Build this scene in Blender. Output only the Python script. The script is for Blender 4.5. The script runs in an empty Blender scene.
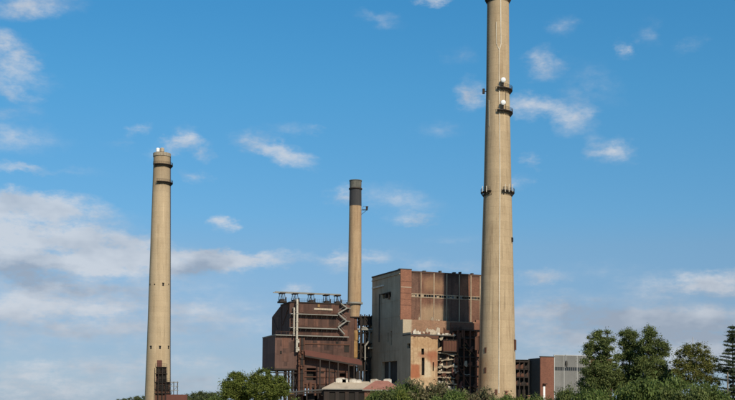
import bpy, math, random
import numpy as np
from mathutils import Vector, Matrix

# ------------------------------------------------------------------ camera
S = bpy.context.scene
COL = S.collection
F = 1100.0            # focal length in photo pixels (735 px wide frame)
HOR = 405.0           # row of the horizon
TILT = math.atan(0.050)
ROLL = 0.0085
PY0 = HOR - F * math.tan(TILT)
CAM = Vector((0, 0, 4.0))
_fwd = Vector((0, math.cos(TILT), math.sin(TILT)))
_up = Vector((0, -math.sin(TILT), math.cos(TILT)))
_rt = Vector((1, 0, 0))
RT = _rt * math.cos(ROLL) + _up * math.sin(ROLL)
UP = _up * math.cos(ROLL) - _rt * math.sin(ROLL)
cd = bpy.data.cameras.new('camera'); co = bpy.data.objects.new('camera', cd); COL.objects.link(co)
co.matrix_world = Matrix(((RT.x, UP.x, -_fwd.x, CAM.x), (RT.y, UP.y, -_fwd.y, CAM.y), (RT.z, UP.z, -_fwd.z, CAM.z), (0, 0, 0, 1)))
cd.sensor_width = 36; cd.sensor_fit = 'HORIZONTAL'; cd.lens = F / 735 * 36
cd.shift_y = (PY0 - 200) / 735
cd.clip_start = 0.5; cd.clip_end = 40000
S.camera = co

def ray(px, py):
    return RT * ((px - 367.5) / F) + UP * ((PY0 - py) / F) + _fwd
def P(px, py, Y):
    d = ray(px, py); return CAM + d * (Y / d.y)

# ------------------------------------------------------------------ light
SUN_EL = math.radians(38)
SUN_H = Vector((0.43, -0.90, 0)).normalized()          # horizontal direction towards the sun: behind the camera, right
SUN_DIR = SUN_H * math.cos(SUN_EL) + Vector((0, 0, math.sin(SUN_EL)))
sl = bpy.data.lights.new('sun', 'SUN'); so = bpy.data.objects.new('sun', sl); COL.objects.link(so)
sl.energy = 4.8; sl.angle = math.radians(0.53); sl.color = (1.0, 0.88, 0.70)
so.rotation_euler = SUN_DIR.to_track_quat('Z', 'Y').to_euler(); so.location = (0, 0, 200)
S.view_settings.view_transform = 'Standard'; S.view_settings.look = 'None'
S.view_settings.exposure = 0.0; S.view_settings.gamma = 1.0
S.view_settings.use_curve_mapping = False

W = bpy.data.worlds.new('World'); S.world = W; W.use_nodes = True
wt = W.node_tree; wt.nodes.clear()
def wn(t, **k):
    n = wt.nodes.new(t)
    for a, b in k.items(): setattr(n, a, b)
    return n
def wl(a, b): wt.links.new(a, b)
def wm(op, a, b=None, c=None, clamp=False):
    n = wn('ShaderNodeMath', operation=op); n.use_clamp = clamp
    for i, v in enumerate((a, b, c)):
        if v is None: continue
        if isinstance(v, (int, float)): n.inputs[i].default_value = v
        else: wl(v, n.inputs[i])
    return n.outputs[0]
sky = wn('ShaderNodeTexSky', sky_type='NISHITA'); sky.sun_disc = False
sky.sun_elevation = SUN_EL
sky.sun_rotation = math.atan2(SUN_H.x, SUN_H.y)
sky.altitude = 200; sky.air_density = 1.0; sky.dust_density = 0.3; sky.ozone_density = 2.2
tc = wn('ShaderNodeTexCoord'); sep = wn('ShaderNodeSeparateXYZ'); wl(tc.outputs['Generated'], sep.inputs[0])
hyp = wm('SQRT', wm('ADD', wm('MULTIPLY', sep.outputs[0], sep.outputs[0]), wm('MULTIPLY', sep.outputs[1], sep.outputs[1])))
az = wm('ARCTAN2', sep.outputs[0], sep.outputs[1]); el = wm('ARCTAN2', sep.outputs[2], hyp)
st = wn('ShaderNodeVectorMath', operation='MULTIPLY'); wl(tc.outputs['Generated'], st.inputs[0]); st.inputs[1].default_value = (1, 1, 2.0)
def wnoise(scale, detail, rough, off=0.0, dist=0.0):
    n = wn('ShaderNodeTexNoise'); n.inputs['Scale'].default_value = scale; n.inputs['Detail'].default_value = detail
    n.inputs['Roughness'].default_value = rough; n.inputs['Distortion'].default_value = dist
    a = wn('ShaderNodeVectorMath', operation='ADD'); wl(st.outputs[0], a.inputs[0]); a.inputs[1].default_value = (off, off * .7, off * 1.3)
    wl(a.outputs[0], n.inputs['Vector']); return n
warp = wnoise(40, 5, .66, 3.1)
wsub = wn('ShaderNodeVectorMath', operation='SUBTRACT'); wl(warp.outputs['Color'], wsub.inputs[0]); wsub.inputs[1].default_value = (.5, .5, .5)
wsc = wn('ShaderNodeVectorMath', operation='MULTIPLY'); wl(wsub.outputs[0], wsc.inputs[0]); wsc.inputs[1].default_value = (.042, .022, 0)
comb = wn('ShaderNodeCombineXYZ'); wl(az, comb.inputs[0]); wl(el, comb.inputs[1])
wadd = wn('ShaderNodeVectorMath', operation='ADD'); wl(comb.outputs[0], wadd.inputs[0]); wl(wsc.outputs[0], wadd.inputs[1])
def puffs(lst):
    tot = None
    for (px, py, rx, ry, s, an) in lst:
        d = ray(px, py); a0 = math.atan2(d.x, d.y); e0 = math.atan2(d.z, math.hypot(d.x, d.y))
        g = wn('ShaderNodeTexGradient', gradient_type='SPHERICAL'); wl(wadd.outputs[0], g.inputs['Vector']); m = g.texture_mapping
        m.vector_type = 'TEXTURE'; m.translation = (a0, e0, 0); m.rotation = (0, 0, math.radians(an)); m.scale = (rx * 1.5 / F, ry * 1.5 / F, 1)
        tot = wm('MULTIPLY_ADD', g.outputs['Fac'], s, 0.0 if tot is None else tot)
    return tot
CLOUDS = [(30, 6, 48, 11, .75, 8), (6, 46, 30, 12, .8, -18), (10, 72, 36, 16, .75, -15), (12, 94, 28, 8, .55, -20), (6, 112, 30, 6, .4, 0), (12, 137, 46, 14, .55, 0),
 (14, 168, 26, 5, .6, 0), (62, 172, 40, 5, .3, 0), (136, 132, 15, 6, .6, 15), (172, 148, 22, 9, .75, 20), (187, 136, 13, 10, .6, 0), (206, 152, 11, 10, .6, 0),
 (195, 178, 17, 7, .6, -10), (120, 145, 14, 5, .3, 0), (254, 142, 22, 10, .75, -10), (292, 156, 26, 10, .85, -12), (288, 130, 24, 6, .35, 0), (316, 131, 8, 5, .3, 0),
 (226, 222, 13, 8, 1.0, -8), (396, 199, 46, 14, .6, -8), (415, 220, 24, 6, .7, 0), (343, 196, 16, 8, .7, 0), (370, 256, 34, 7, .65, 0), (336, 262, 18, 9, .65, 0),
 (471, 95, 15, 15, .85, 20), (540, 64, 18, 15, .75, 0), (530, 107, 30, 11, .85, -5), (572, 116, 26, 16, .75, -25), (590, 84, 34, 18, .4, -30),
 (612, 152, 23, 12, .85, -4), (531, 160, 10, 7, .65, 0), (520, 184, 11, 9, .5, 0), (383, 20, 22, 7, .5, -10), (432, 2, 14, 5, .9, 0), (561, 26, 16, 9, .4, 0), (648, 33, 11, 13, .4, 0),
 (690, 45, 17, 8, .4, 15), (625, 50, 8, 9, .55, 0), (440, 130, 26, 10, .35, 0), (460, 55, 20, 10, .3, 0),
 (20, 203, 74, 12, 1.1, 0), (30, 238, 95, 32, 1.25, 0), (110, 252, 100, 16, 1.25, -4), (225, 261, 76, 9, 1.25, 3), (40, 312, 120, 10, .5, 3), (70, 290, 150, 32, .85, 0),
 (90, 335, 190, 24, .55, 0), (220, 385, 170, 22, .55, 0), (30, 385, 90, 18, .75, 0), (130, 365, 120, 8, .5, 2), (297, 290, 14, 9, .7, 0), (245, 320, 60, 14, .35, 0), (445, 266, 42, 7, .5, 0), (455, 240, 30, 6, .3, 0),
 (690, 286, 64, 13, .8, 3), (735, 282, 40, 12, .5, 0), (556, 302, 40, 12, .65, 0), (540, 278, 26, 7, .6, 0), (640, 322, 150, 18, .6, 0), (700, 335, 80, 24, .6, 0), (600, 345, 140, 30, .7, 0), (680, 350, 90, 26, .5, 0), (600, 270, 60, 10, .3, 0)]
GREYS = [(198, 272, 30, 12, 1.0, 5), (65, 284, 70, 14, 1.0, -4), (18, 268, 44, 14, .9, 0), (120, 335, 170, 26, .6, 0), (230, 380, 150, 30, .5, 0), (650, 330, 150, 26, 1.3, 0), (600, 312, 60, 12, .7, 0), (700, 298, 70, 10, .7, 0)]
mask = puffs(CLOUDS); grey = puffs(GREYS)
# elsewhere on the dome: the same scattered fair-weather cloud, from noise alone
gen = wnoise(5.0, 2, .5, 9.7)
genm = wn('ShaderNodeMapRange', interpolation_type='SMOOTHSTEP'); wl(gen.outputs['Fac'], genm.inputs['Value'])
genm.inputs['From Min'].default_value = .5; genm.inputs['From Max'].default_value = .72; genm.inputs['To Max'].default_value = .95
aaz = wm('ABSOLUTE', az)
o1 = wn('ShaderNodeMapRange', interpolation_type='SMOOTHSTEP'); wl(aaz, o1.inputs['Value']); o1.inputs['From Min'].default_value = .36; o1.inputs['From Max'].default_value = .5
o2 = wn('ShaderNodeMapRange', interpolation_type='SMOOTHSTEP'); wl(el, o2.inputs['Value']); o2.inputs['From Min'].default_value = .38; o2.inputs['From Max'].default_value = .5
outm = wm('MULTIPLY', wm('MAXIMUM', o1.outputs[0], o2.outputs[0]), genm.outputs[0])
mask = wm('ADD', mask, outm)
mask = wm('MINIMUM', mask, 1.25)
fb = wnoise(30, 7, .68); fb2 = wnoise(120, 4, .65, 5.0)
fbm = wm('ADD', wm('MULTIPLY', fb.outputs['Fac'], .72), wm('MULTIPLY', fb2.outputs['Fac'], .28))
# low cloud lies in flat streaks
sv = wn('ShaderNodeVectorMath', operation='MULTIPLY'); wl(tc.outputs['Generated'], sv.inputs[0]); sv.inputs[1].default_value = (1, 1, 7.0)
sn_ = wn('ShaderNodeTexNoise'); wl(sv.outputs[0], sn_.inputs['Vector']); sn_.inputs['Scale'].default_value = 9; sn_.inputs['Detail'].default_value = 4; sn_.inputs['Roughness'].default_value = .6
lowf = wn('ShaderNodeMapRange', interpolation_type='SMOOTHSTEP'); wl(el, lowf.inputs['Value']); lowf.inputs['From Min'].default_value = .07; lowf.inputs['From Max'].default_value = .20; lowf.inputs['To Min'].default_value = .75; lowf.inputs['To Max'].default_value = 0
fbm = wm('ADD', fbm, wm('MULTIPLY', wm('SUBTRACT', sn_.outputs['Fac'], .5), lowf.outputs[0]))
dens = wm('MULTIPLY', mask, wm('ADD', wm('MULTIPLY', wm('SUBTRACT', fbm, .5), 3.0), 1.0))
al = wn('ShaderNodeMapRange', interpolation_type='SMOOTHSTEP'); wl(dens, al.inputs['Value'])
al.inputs['From Min'].default_value = .04; al.inputs['From Max'].default_value = 1.15; al.inputs['To Max'].default_value = .78
shade = wnoise(20, 3, .55, 14)
shm = wn('ShaderNodeMapRange'); wl(wm('ADD', shade.outputs['Fac'], wm('MULTIPLY', grey, .42)), shm.inputs['Value'])
shm.inputs['From Min'].default_value = .46; shm.inputs['From Max'].default_value = .92
ccol = wn('ShaderNodeMix', data_type='RGBA'); wl(shm.outputs[0], ccol.inputs['Factor'])
ccol.inputs[6].default_value = (6.6, 6.8, 7.2, 1); ccol.inputs[7].default_value = (3.3, 3.75, 4.55, 1)
# clear-sky tint by height above the horizon, the same all the way round (deep azure above, blue-grey low down)
rp = wn('ShaderNodeValToRGB'); elr = wm('DIVIDE', el, .40, clamp=True); wl(elr, rp.inputs[0]); ee = rp.color_ramp.elements
TINT = [(0.0, (0.394, 0.554, 0.954)), (0.115, (0.43, 0.536, 0.781)), (0.22, (0.506, 0.616, 0.791)), (0.357, (0.544, 0.744, 0.871)), (0.425, (0.482, 0.814, 0.964)), (0.7, (0.412, 0.991, 1.161)), (0.89, (0.356, 1.035, 1.256))]
for i, (p_, c_) in enumerate(TINT):
    x_ = ee[0] if i == 0 else ee[1] if i == len(TINT) - 1 else None
    if x_ is None: continue
    x_.position = p_; x_.color = (*[v / 1.4 for v in c_], 1)
for p_, c_ in TINT[1:-1]:
    x_ = ee.new(p_); x_.color = (*[v / 1.4 for v in c_], 1)
hs = wn('ShaderNodeVectorMath', operation='MULTIPLY'); wl(sky.outputs[0], hs.inputs[0])
hsc = wn('ShaderNodeVectorMath', operation='SCALE'); wl(rp.outputs[0], hsc.inputs[0]); hsc.inputs['Scale'].default_value = 1.4; wl(hsc.outputs[0], hs.inputs[1])
cmix = wn('ShaderNodeMix', data_type='RGBA'); wl(al.outputs[0], cmix.inputs['Factor']); wl(hs.outputs[0], cmix.inputs[6]); wl(ccol.outputs[2], cmix.inputs[7])
bg = wn('ShaderNodeBackground'); bg.inputs['Strength'].default_value = 0.10; wl(cmix.outputs[2], bg.inputs['Color'])
wo = wn('ShaderNodeOutputWorld'); wl(bg.outputs[0], wo.inputs['Surface'])

# ------------------------------------------------------------------ helpers
random.seed(7); RNG = np.random.default_rng(7)
class MB:
    def __init__(s): s.v = []; s.f = []
    def add(s, vs, fs):
        n = len(s.v); s.v += [tuple(v) for v in vs]; s.f += [tuple(i + n for i in f) for f in fs]; return s
    def box(s, x0, x1, y0, y1, z0, z1):
        if x0 > x1: x0, x1 = x1, x0
        if y0 > y1: y0, y1 = y1, y0
        if z0 > z1: z0, z1 = z1, z0
        return s.add([(x0, y0, z0), (x1, y0, z0), (x1, y1, z0), (x0, y1, z0), (x0, y0, z1), (x1, y0, z1), (x1, y1, z1), (x0, y1, z1)],
                     [(3, 2, 1, 0), (4, 5, 6, 7), (0, 1, 5, 4), (1, 2, 6, 5), (2, 3, 7, 6), (3, 0, 4, 7)])
    def bar(s, p, q, w, h=None):                      # rectangular bar between two points
        p = Vector(p); q = Vector(q); h = h or w; d = (q - p).normalized()
        r = Vector((0, 0, 1)) if abs(d.z) < .95 else Vector((0, 1, 0))
        a = d.cross(r).normalized(); b = a.cross(d).normalized(); vs = []
        for c in (p, q):
            for i, j in ((-1, -1), (1, -1), (1, 1), (-1, 1)): vs.append(c + a * (w / 2 * i) + b * (h / 2 * j))
        return s.add(vs, [(3, 2, 1, 0), (4, 5, 6, 7), (0, 1, 5, 4), (1, 2, 6, 5), (2, 3, 7, 6), (3, 0, 4, 7)])
    def tube(s, pts, rad, n=8, cap=True):
        pts = [Vector(p) for p in pts]
        if not hasattr(rad, '__len__'): rad = [rad] * len(pts)
        vs = []; prev = None
        for i, p in enumerate(pts):
            d = (pts[min(i + 1, len(pts) - 1)] - pts[max(i - 1, 0)]).normalized()
            r = Vector((1, 0, 0)) if abs(d.x) < .8 else Vector((0, 1, 0))
            if prev is not None: r = prev
            a = (r - d * r.dot(d)).normalized(); b = d.cross(a); prev = a
            for k in range(n):
                t = 2 * math.pi * k / n; vs.append(p + (a * math.cos(t) + b * math.sin(t)) * rad[i])
        fs = []
        for i in range(len(pts) - 1):
            for k in range(n):
                k2 = (k + 1) % n; fs.append((i * n + k, i * n + k2, (i + 1) * n + k2, (i + 1) * n + k))
        if cap: fs += [tuple(range(n))[::-1], tuple((len(pts) - 1) * n + k for k in range(n))]
        return s.add(vs, fs)
    def lathe(s, prof, n=64, cx=0, cy=0):             # profile of (r, z)
        vs = []; fs = []
        for r, z in prof:
            for k in range(n):
                t = 2 * math.pi * k / n; vs.append((cx + r * math.cos(t), cy + r * math.sin(t), z))
        for i in range(len(prof) - 1):
            for k in range(n):
                k2 = (k + 1) % n; fs.append((i * n + k, i * n + k2, (i + 1) * n + k2, (i + 1) * n + k))
        return s.add(vs, fs)
    def arc(s, r0, r1, z0, z1, t0, t1, n=24):         # ring segment, angles in radians
        vs = []; fs = []
        for i in range(n + 1):
            t = t0 + (t1 - t0) * i / n; c, d = math.cos(t), math.sin(t)
            vs += [(r0 * c, r0 * d, z0), (r1 * c, r1 * d, z0), (r1 * c, r1 * d, z1), (r0 * c, r0 * d, z1)]
        for i in range(n):
            o = 4 * i
            for k in range(4): fs.append((o + k, o + 4 + k, o + 4 + (k + 1) % 4, o + (k + 1) % 4))
        fs += [(0, 1, 2, 3), (4 * n + 3, 4 * n + 2, 4 * n + 1, 4 * n)]
        return s.add(vs, fs)
    def prism(s, poly, ax, c0, c1):                   # poly in the two other axes, extruded along axis ax (0,1,2)
        def mk(p, c):
            return (c, p[0], p[1]) if ax == 0 else (p[0], c, p[1]) if ax == 1 else (p[0], p[1], c)
        n = len(poly)
        return s.add([mk(p, c0) for p in poly] + [mk(p, c1) for p in poly],
                     [tuple(range(n)), tuple(range(2 * n - 1, n - 1, -1))] + [(i, n + i, n + (i + 1) % n, (i + 1) % n) for i in range(n)])
    def build(s, name, m, parent=None, smooth=False, fix=True):
        me = bpy.data.meshes.new(name); me.from_pydata(s.v, [], s.f); me.update()
        if fix:
            import bmesh
            b = bmesh.new(); b.from_mesh(me); bmesh.ops.recalc_face_normals(b, faces=b.faces); b.to_mesh(me); b.free()
        if smooth: me.shade_smooth()
        me.materials.append(M[m]); o = bpy.data.objects.new(name, me); COL.objects.link(o)
        if parent: o.parent = parent
        return o
def tag(o, label, cat, group=None, kind=None):
    o['label'] = label; o['category'] = cat
    if group: o['group'] = group
    if kind: o['kind'] = kind
    return o
def empty(name, loc, rz=0):
    o = bpy.data.objects.new(name, None); COL.objects.link(o); o.location = loc; o.rotation_euler = (0, 0, rz); o.empty_display_size = 1
    return o
class Frame:
    """local axes of a building: a to the right along its front, b into its depth, z up"""
    def __init__(s, name, px, Y, deg):
        p = P(px, 396, Y); s.o = Vector((p.x, Y, 0)); s.t = math.radians(deg)
        s.A = Vector((math.cos(s.t), math.sin(s.t), 0)); s.B = Vector((-math.sin(s.t), math.cos(s.t), 0))
        s.e = empty(name, s.o, s.t)
    def front(s, px, py, b=0.0):                       # (a, z) where the sight line meets the plane at depth b
        d = ray(px, py); k = (s.o + s.B * b - CAM).dot(s.B) / d.dot(s.B); p = CAM + d * k - s.o
        return p.dot(s.A), p.z
    def side(s, px, py, a=0.0):
        d = ray(px, py); k = (s.o + s.A * a - CAM).dot(s.A) / d.dot(s.A); p = CAM + d * k - s.o
        return p.dot(s.B), p.z
def wall_open(mb, u0, u1, z0, z1, holes, depth, mp):
    """wall sheet with rectangular holes and reveals; mp(u, d, z) places it (d = depth inward)"""
    us = sorted({u0, u1, *[h[0] for h in holes], *[h[1] for h in holes]}); zs = sorted({z0, z1, *[h[2] for h in holes], *[h[3] for h in holes]})
    for i in range(len(us) - 1):
        for j in range(len(zs) - 1):
            uc = (us[i] + us[i + 1]) / 2; zc = (zs[j] + zs[j + 1]) / 2
            if any(h[0] < uc < h[1] and h[2] < zc < h[3] for h in holes): continue
            mb.add([mp(us[i], 0, zs[j]), mp(us[i + 1], 0, zs[j]), mp(us[i + 1], 0, zs[j + 1]), mp(us[i], 0, zs[j + 1])], [(0, 1, 2, 3)])
    for h in holes:
        c = [(h[0], h[2]), (h[1], h[2]), (h[1], h[3]), (h[0], h[3])]
        for i in range(4):
            p, q = c[i], c[(i + 1) % 4]
            mb.add([mp(p[0], 0, p[1]), mp(q[0], 0, q[1]), mp(q[0], depth, q[1]), mp(p[0], depth, p[1])], [(0, 1, 2, 3)])

# ------------------------------------------------------------------ materials
M = {}
def weathered(name, c1, c2, c3=None, big=.12, streak=None, samt=.5, fine=1.5, bump=.25, rough=.85, metal=0.0, bands=None, band_amt=.12, ribs=None, brick=None, soot=None, panelvar=None, drip=None, objvar=None):
    m = bpy.data.materials.new(name); m.use_nodes = True; t = m.node_tree; t.nodes.clear(); M[name] = m
    def N(ty, **k):
        n = t.nodes.new(ty)
        for a, b in k.items(): setattr(n, a, b)
        return n
    def lk(a, b): t.links.new(a, b)
    def noise(sc, det=5, ro=.6, scale=(1, 1, 1), off=0):
        mp = N('ShaderNodeMapping'); lk(tcn.outputs['Object'], mp.inputs['Vector']); mp.inputs['Scale'].default_value = scale; mp.inputs['Location'].default_value = (off, off, off)
        n = N('ShaderNodeTexNoise'); n.inputs['Scale'].default_value = sc; n.inputs['Detail'].default_value = det; n.inputs['Roughness'].default_value = ro
        lk(mp.outputs[0], n.inputs['Vector']); return n.outputs['Fac']
    def rng(v, a, b, c=0, d=1, smooth=False):
        r = N('ShaderNodeMapRange'); lk(v, r.inputs['Value']); r.interpolation_type = 'SMOOTHSTEP' if smooth else 'LINEAR'
        for i, x in zip(('From Min', 'From Max', 'To Min', 'To Max'), (a, b, c, d)): r.inputs[i].default_value = x
        return r.outputs[0]
    def mix(f, a, b, mode='MIX'):
        n = N('ShaderNodeMix', data_type='RGBA', blend_type=mode)
        for i, v in ((0, f), (6, a), (7, b)):
            if isinstance(v, (int, float)): n.inputs[i].default_value = v
            elif isinstance(v, tuple): n.inputs[i].default_value = (*v, 1)
            else: lk(v, n.inputs[i])
        return n.outputs[2]
    def math_(op, a, b):
        n = N('ShaderNodeMath', operation=op)
        for i, v in enumerate((a, b)):
            if isinstance(v, (int, float)): n.inputs[i].default_value = v
            else: lk(v, n.inputs[i])
        return n.outputs[0]
    tcn = N('ShaderNodeTexCoord'); sp = N('ShaderNodeSeparateXYZ'); lk(tcn.outputs['Object'], sp.inputs[0])
    col = mix(rng(noise(big, 6, .65), .35, .65), c1, c2)
    h = noise(fine * 2, 6, .7)
    if panelvar:
        cx = N('ShaderNodeCombineXYZ'); lk(math_('ADD', sp.outputs[0], sp.outputs[1]), cx.inputs[0]); lk(sp.outputs[2], cx.inputs[1])
        br = N('ShaderNodeTexBrick'); lk(cx.outputs[0], br.inputs['Vector']); br.inputs['Scale'].default_value = 1; br.inputs['Brick Width'].default_value = panelvar[0]; br.inputs['Row Height'].default_value = panelvar[1]
        br.inputs['Mortar Size'].default_value = panelvar[2]; br.inputs['Color1'].default_value = (.78, .78, .78, 1); br.inputs['Color2'].default_value = (1.12, 1.1, 1.08, 1); br.inputs['Mortar'].default_value = (.5, .48, .46, 1)
        br.offset = .0
        col = mix(.8, col, br.outputs['Color'], 'MULTIPLY')
    if brick:
        cx = N('ShaderNodeCombineXYZ'); lk(math_('ADD', sp.outputs[0], sp.outputs[1]), cx.inputs[0]); lk(sp.outputs[2], cx.inputs[1])
        br = N('ShaderNodeTexBrick'); lk(cx.outputs[0], br.inputs['Vector']); br.inputs['Scale'].default_value = 1; br.inputs['Brick Width'].default_value = brick[0]; br.inputs['Row Height'].default_value = brick[1]
        br.inputs['Mortar Size'].default_value = brick[1] * .14; br.inputs['Color1'].default_value = (.72, .72, .72, 1); br.inputs['Color2'].default_value = (1.2, 1.15, 1.1, 1); br.inputs['Mortar'].default_value = (.95, .95, .95, 1)
        col = mix(.75, col, br.outputs['Color'], 'MULTIPLY')
    if bands:                                          # lift joints of poured concrete
        fr = math_('FRACT', math_('DIVIDE', sp.outputs[2], bands), 0)
        line = rng(fr, 0.0, .10, 1, 0)
        hb = N('ShaderNodeTexWhiteNoise', noise_dimensions='1D'); lk(math_('FLOOR', math_('DIVIDE', sp.outputs[2], bands), 0), hb.inputs['W'])
        col = mix(math_('MULTIPLY', hb.outputs['Value'], band_amt * 1.6), col, tuple(x * .62 for x in c1))
        col = mix(math_('MULTIPLY', line, band_amt * 2.2), col, tuple(x * .45 for x in c1))
    if c3:
        sn = noise(streak or .5, 7, .62, (1, 1, .07), 11)
        sm = math_('MULTIPLY', rng(sn, .46, .70, 0, 1, True), rng(noise(.18, 4, .6, off=5), .33, .6))
        col = mix(math_('MULTIPLY', sm, samt), col, c3)
    if drip:
        dn = noise(drip, 5, .6, (1, 1, .035), 23)
        dm = math_('MULTIPLY', rng(dn, .52, .66, 0, 1, True), rng(noise(.3, 3, .6, (1, 1, .5), 31), .38, .62))
        col = mix(math_('MULTIPLY', dm, .6), col, tuple(x * .5 for x in c1))
        ln_ = noise(drip * .8, 5, .6, (1, 1, .04), 57)
        col = mix(math_('MULTIPLY', rng(ln_, .58, .72, 0, 1, True), .35), col, tuple(min(1, x * 1.45) for x in c2))
    if objvar:
        oi = N('ShaderNodeObjectInfo'); hv = N('ShaderNodeHueSaturation'); lk(col, hv.inputs['Color']); lk(rng(oi.outputs['Random'], 0, 1, 1 - objvar, 1 + objvar), hv.inputs['Value']); lk(rng(oi.outputs['Random'], 0, 1, .85, 1.1), hv.inputs['Saturation']); col = hv.outputs[0]
    if soot:                                           # list of (x0, x1, z0, z1, soft, amount, colour): burn marks with their own outline
        for (x0, x1, z0, z1, sf, amt, sc) in soot:
            wob = math_('MULTIPLY', math_('SUBTRACT', noise(1.1, 6, .7, (1, 1, .22), off=x0), .5), 4.2 * sf)
            xx = math_('ADD', sp.outputs[0], wob); zz = math_('ADD', sp.outputs[2], wob)
            g = math_('MULTIPLY', math_('MULTIPLY', rng(xx, x0 - sf, x0 + sf), rng(xx, x1 - sf, x1 + sf, 1, 0)), math_('MULTIPLY', rng(zz, z0 - sf, z0 + sf), rng(zz, z1 - sf, z1 + sf, 1, 0)))
            col = mix(math_('MULTIPLY', g, amt), col, sc)
    col = mix(.55, col, mix(rng(h, .3, .7), (.72, .72, .72), (1.2, 1.2, 1.2)), 'MULTIPLY')
    bs = N('ShaderNodeBsdfPrincipled'); lk(col, bs.inputs['Base Color']); bs.inputs['Metallic'].default_value = metal
    lk(rng(h, .3, .7, rough - .1, min(1, rough + .1)), bs.inputs['Roughness']); bs.inputs['Specular IOR Level'].default_value = .25
    hh = h
    if ribs:
        wv = math_('SINE', math_('MULTIPLY', math_('ADD', sp.outputs[0], sp.outputs[1]), 2 * math.pi / ribs), 0); hh = math_('ADD', math_('MULTIPLY', wv, .6), h)
    bp = N('ShaderNodeBump'); bp.inputs['Strength'].default_value = bump; bp.inputs['Distance'].default_value = .12; lk(hh, bp.inputs['Height']); lk(bp.outputs[0], bs.inputs['Normal'])
    out = N('ShaderNodeOutputMaterial'); lk(bs.outputs[0], out.inputs['Surface'])
    return m
weathered('chimney_concrete', (.40, .295, .18), (.47, .355, .222), (.25, .17, .095), drip=1.6, big=.09, streak=.8, samt=.7, bands=2.3, band_amt=.13, soot=[(-7, -3.6, 4, 19, 1.1, .55, (.30, .15, .06)), (-7, -5.2, 4, 40, .8, .3, (.27, .16, .08)), (1.6, 4, 3, 9, 1.0, .3, (.32, .2, .1))])
weathered('chimney_concrete_far', (.435, .325, .20), (.49, .375, .24), (.27, .187, .105), soot=[(-12, 12, 98, 130, 2.5, .35, (.17, .125, .085))], drip=1.2, big=.06, streak=.6, samt=.5, bands=2.3, band_amt=.10)
weathered('chimney_brick', (.37, .25, .145), (.425, .30, .18), (.23, .14, .08), drip=1.8, big=.1, streak=.9, samt=.6, bands=1.1, band_amt=.08)
weathered('black_paint', (.035, .036, .04), (.05, .05, .052), (.08, .075, .07), samt=.5)
weathered('crown_stone', (.10, .098, .085), (.15, .145, .12), (.05, .05, .045), big=.8, samt=.7)
weathered('white_paint', (.52, .46, .36), (.62, .56, .46), (.38, .29, .19), streak=2, samt=.9)
weathered('white_enamel', (.80, .80, .79), (.84, .84, .83), rough=.4)
weathered('dark_steel', (.022, .018, .016), (.035, .026, .021), (.07, .035, .02), samt=.5, rough=.75)
weathered('rust_steel', (.085, .040, .026), (.12, .055, .034), (.05, .024, .018), samt=.6)
weathered('grey_steel', (.22, .215, .19), (.28, .27, .24), (.12, .09, .06), samt=.5)
weathered('brown_clad', (.074, .041, .032), (.108, .058, .044), (.034, .019, .016), drip=1.8, big=.16, streak=.7, samt=.75, ribs=.6, bump=.35, panelvar=(2.6, 4.1, .03))
weathered('brown_clad_light', (.110, .062, .050), (.140, .080, .063), (.058, .032, .026), drip=1.5, big=.2, streak=.6, samt=.5, ribs=.5, bump=.3, panelvar=(3.4, 5.0, .025))
weathered('red_rust_roof', (.105, .042, .032), (.135, .055, .041), (.06, .027, .021), samt=.5)
weathered('tan_pipe', (.40, .36, .29), (.46, .42, .35), (.22, .15, .09), big=.5, streak=1.2, samt=.7)
weathered('yellow_rust', (.24, .14, .055), (.33, .20, .085), (.08, .04, .02), big=.5, streak=1.2, samt=.9)
weathered('stucco', (.37, .29, .20), (.46, .37, .26), (.16, .12, .08), drip=1.3, big=.14, streak=.5, samt=.9)
weathered('stucco_light', (.44, .36, .26), (.52, .44, .33), (.26, .17, .10), big=.4, streak=1.0, samt=.8)
weathered('brick_red', (.215, .098, .062), (.26, .122, .078), (.13, .058, .04), big=.25, streak=.7, samt=.5, brick=(.6, .25))
weathered('brick_hall', (.165, .072, .048), (.20, .088, .058), (.10, .045, .032), big=.25, streak=.7, samt=.5, brick=(.6, .25))
weathered('brick_dark', (.15, .07, .045), (.19, .09, .06), (.08, .04, .028), big=.25, streak=.7, samt=.6, brick=(.6, .25))
weathered('soot_black', (.012, .011, .011), (.022, .019, .017), (.04, .026, .018), samt=.5)
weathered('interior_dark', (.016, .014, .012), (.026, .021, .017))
weathered('mullion', (.40, .33, .25), (.48, .40, .30), (.22, .13, .08), big=.5, streak=1.5, samt=.8)
weathered('concrete_slab', (.30, .25, .18), (.37, .31, .23), (.15, .11, .075), big=.7, streak=1.5, samt=.8)
weathered('white_rubble', (.50, .45, .37), (.66, .61, .53), (.25, .19, .13), big=1.4, samt=.8)
weathered('coping', (.05, .048, .045), (.075, .07, .062))
weathered('roof_beige', (.38, .305, .22), (.44, .36, .265), (.20, .155, .11), big=.3, samt=.6, ribs=.5)
weathered('roof_red', (.27, .115, .083), (.32, .145, .105), (.17, .08, .06), big=.4, samt=.5, ribs=.5)
weathered('grey_clad', (.165, .165, .158), (.195, .193, .184), (.12, .115, .105), big=.2, samt=.4, ribs=.5, bump=.2, panelvar=(3.0, 6.0, .02))
weathered('pale_strip', (.36, .36, .35), (.42, .42, .40))
weathered('bark', (.075, .055, .04), (.11, .085, .062), (.045, .033, .025), big=2, samt=.7, bump=.6)
weathered('bark_pale', (.20, .17, .13), (.26, .22, .17), (.11, .085, .06), big=2, samt=.7)
weathered('ground', (.12, .11, .065), (.15, .145, .07), big=.02, fine=.3, bump=.5)
weathered('road_dirt', (.27, .23, .175), (.33, .285, .22), big=.1)
m = bpy.data.materials.new('window_glass'); m.use_nodes = True; M['window_glass'] = m
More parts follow.
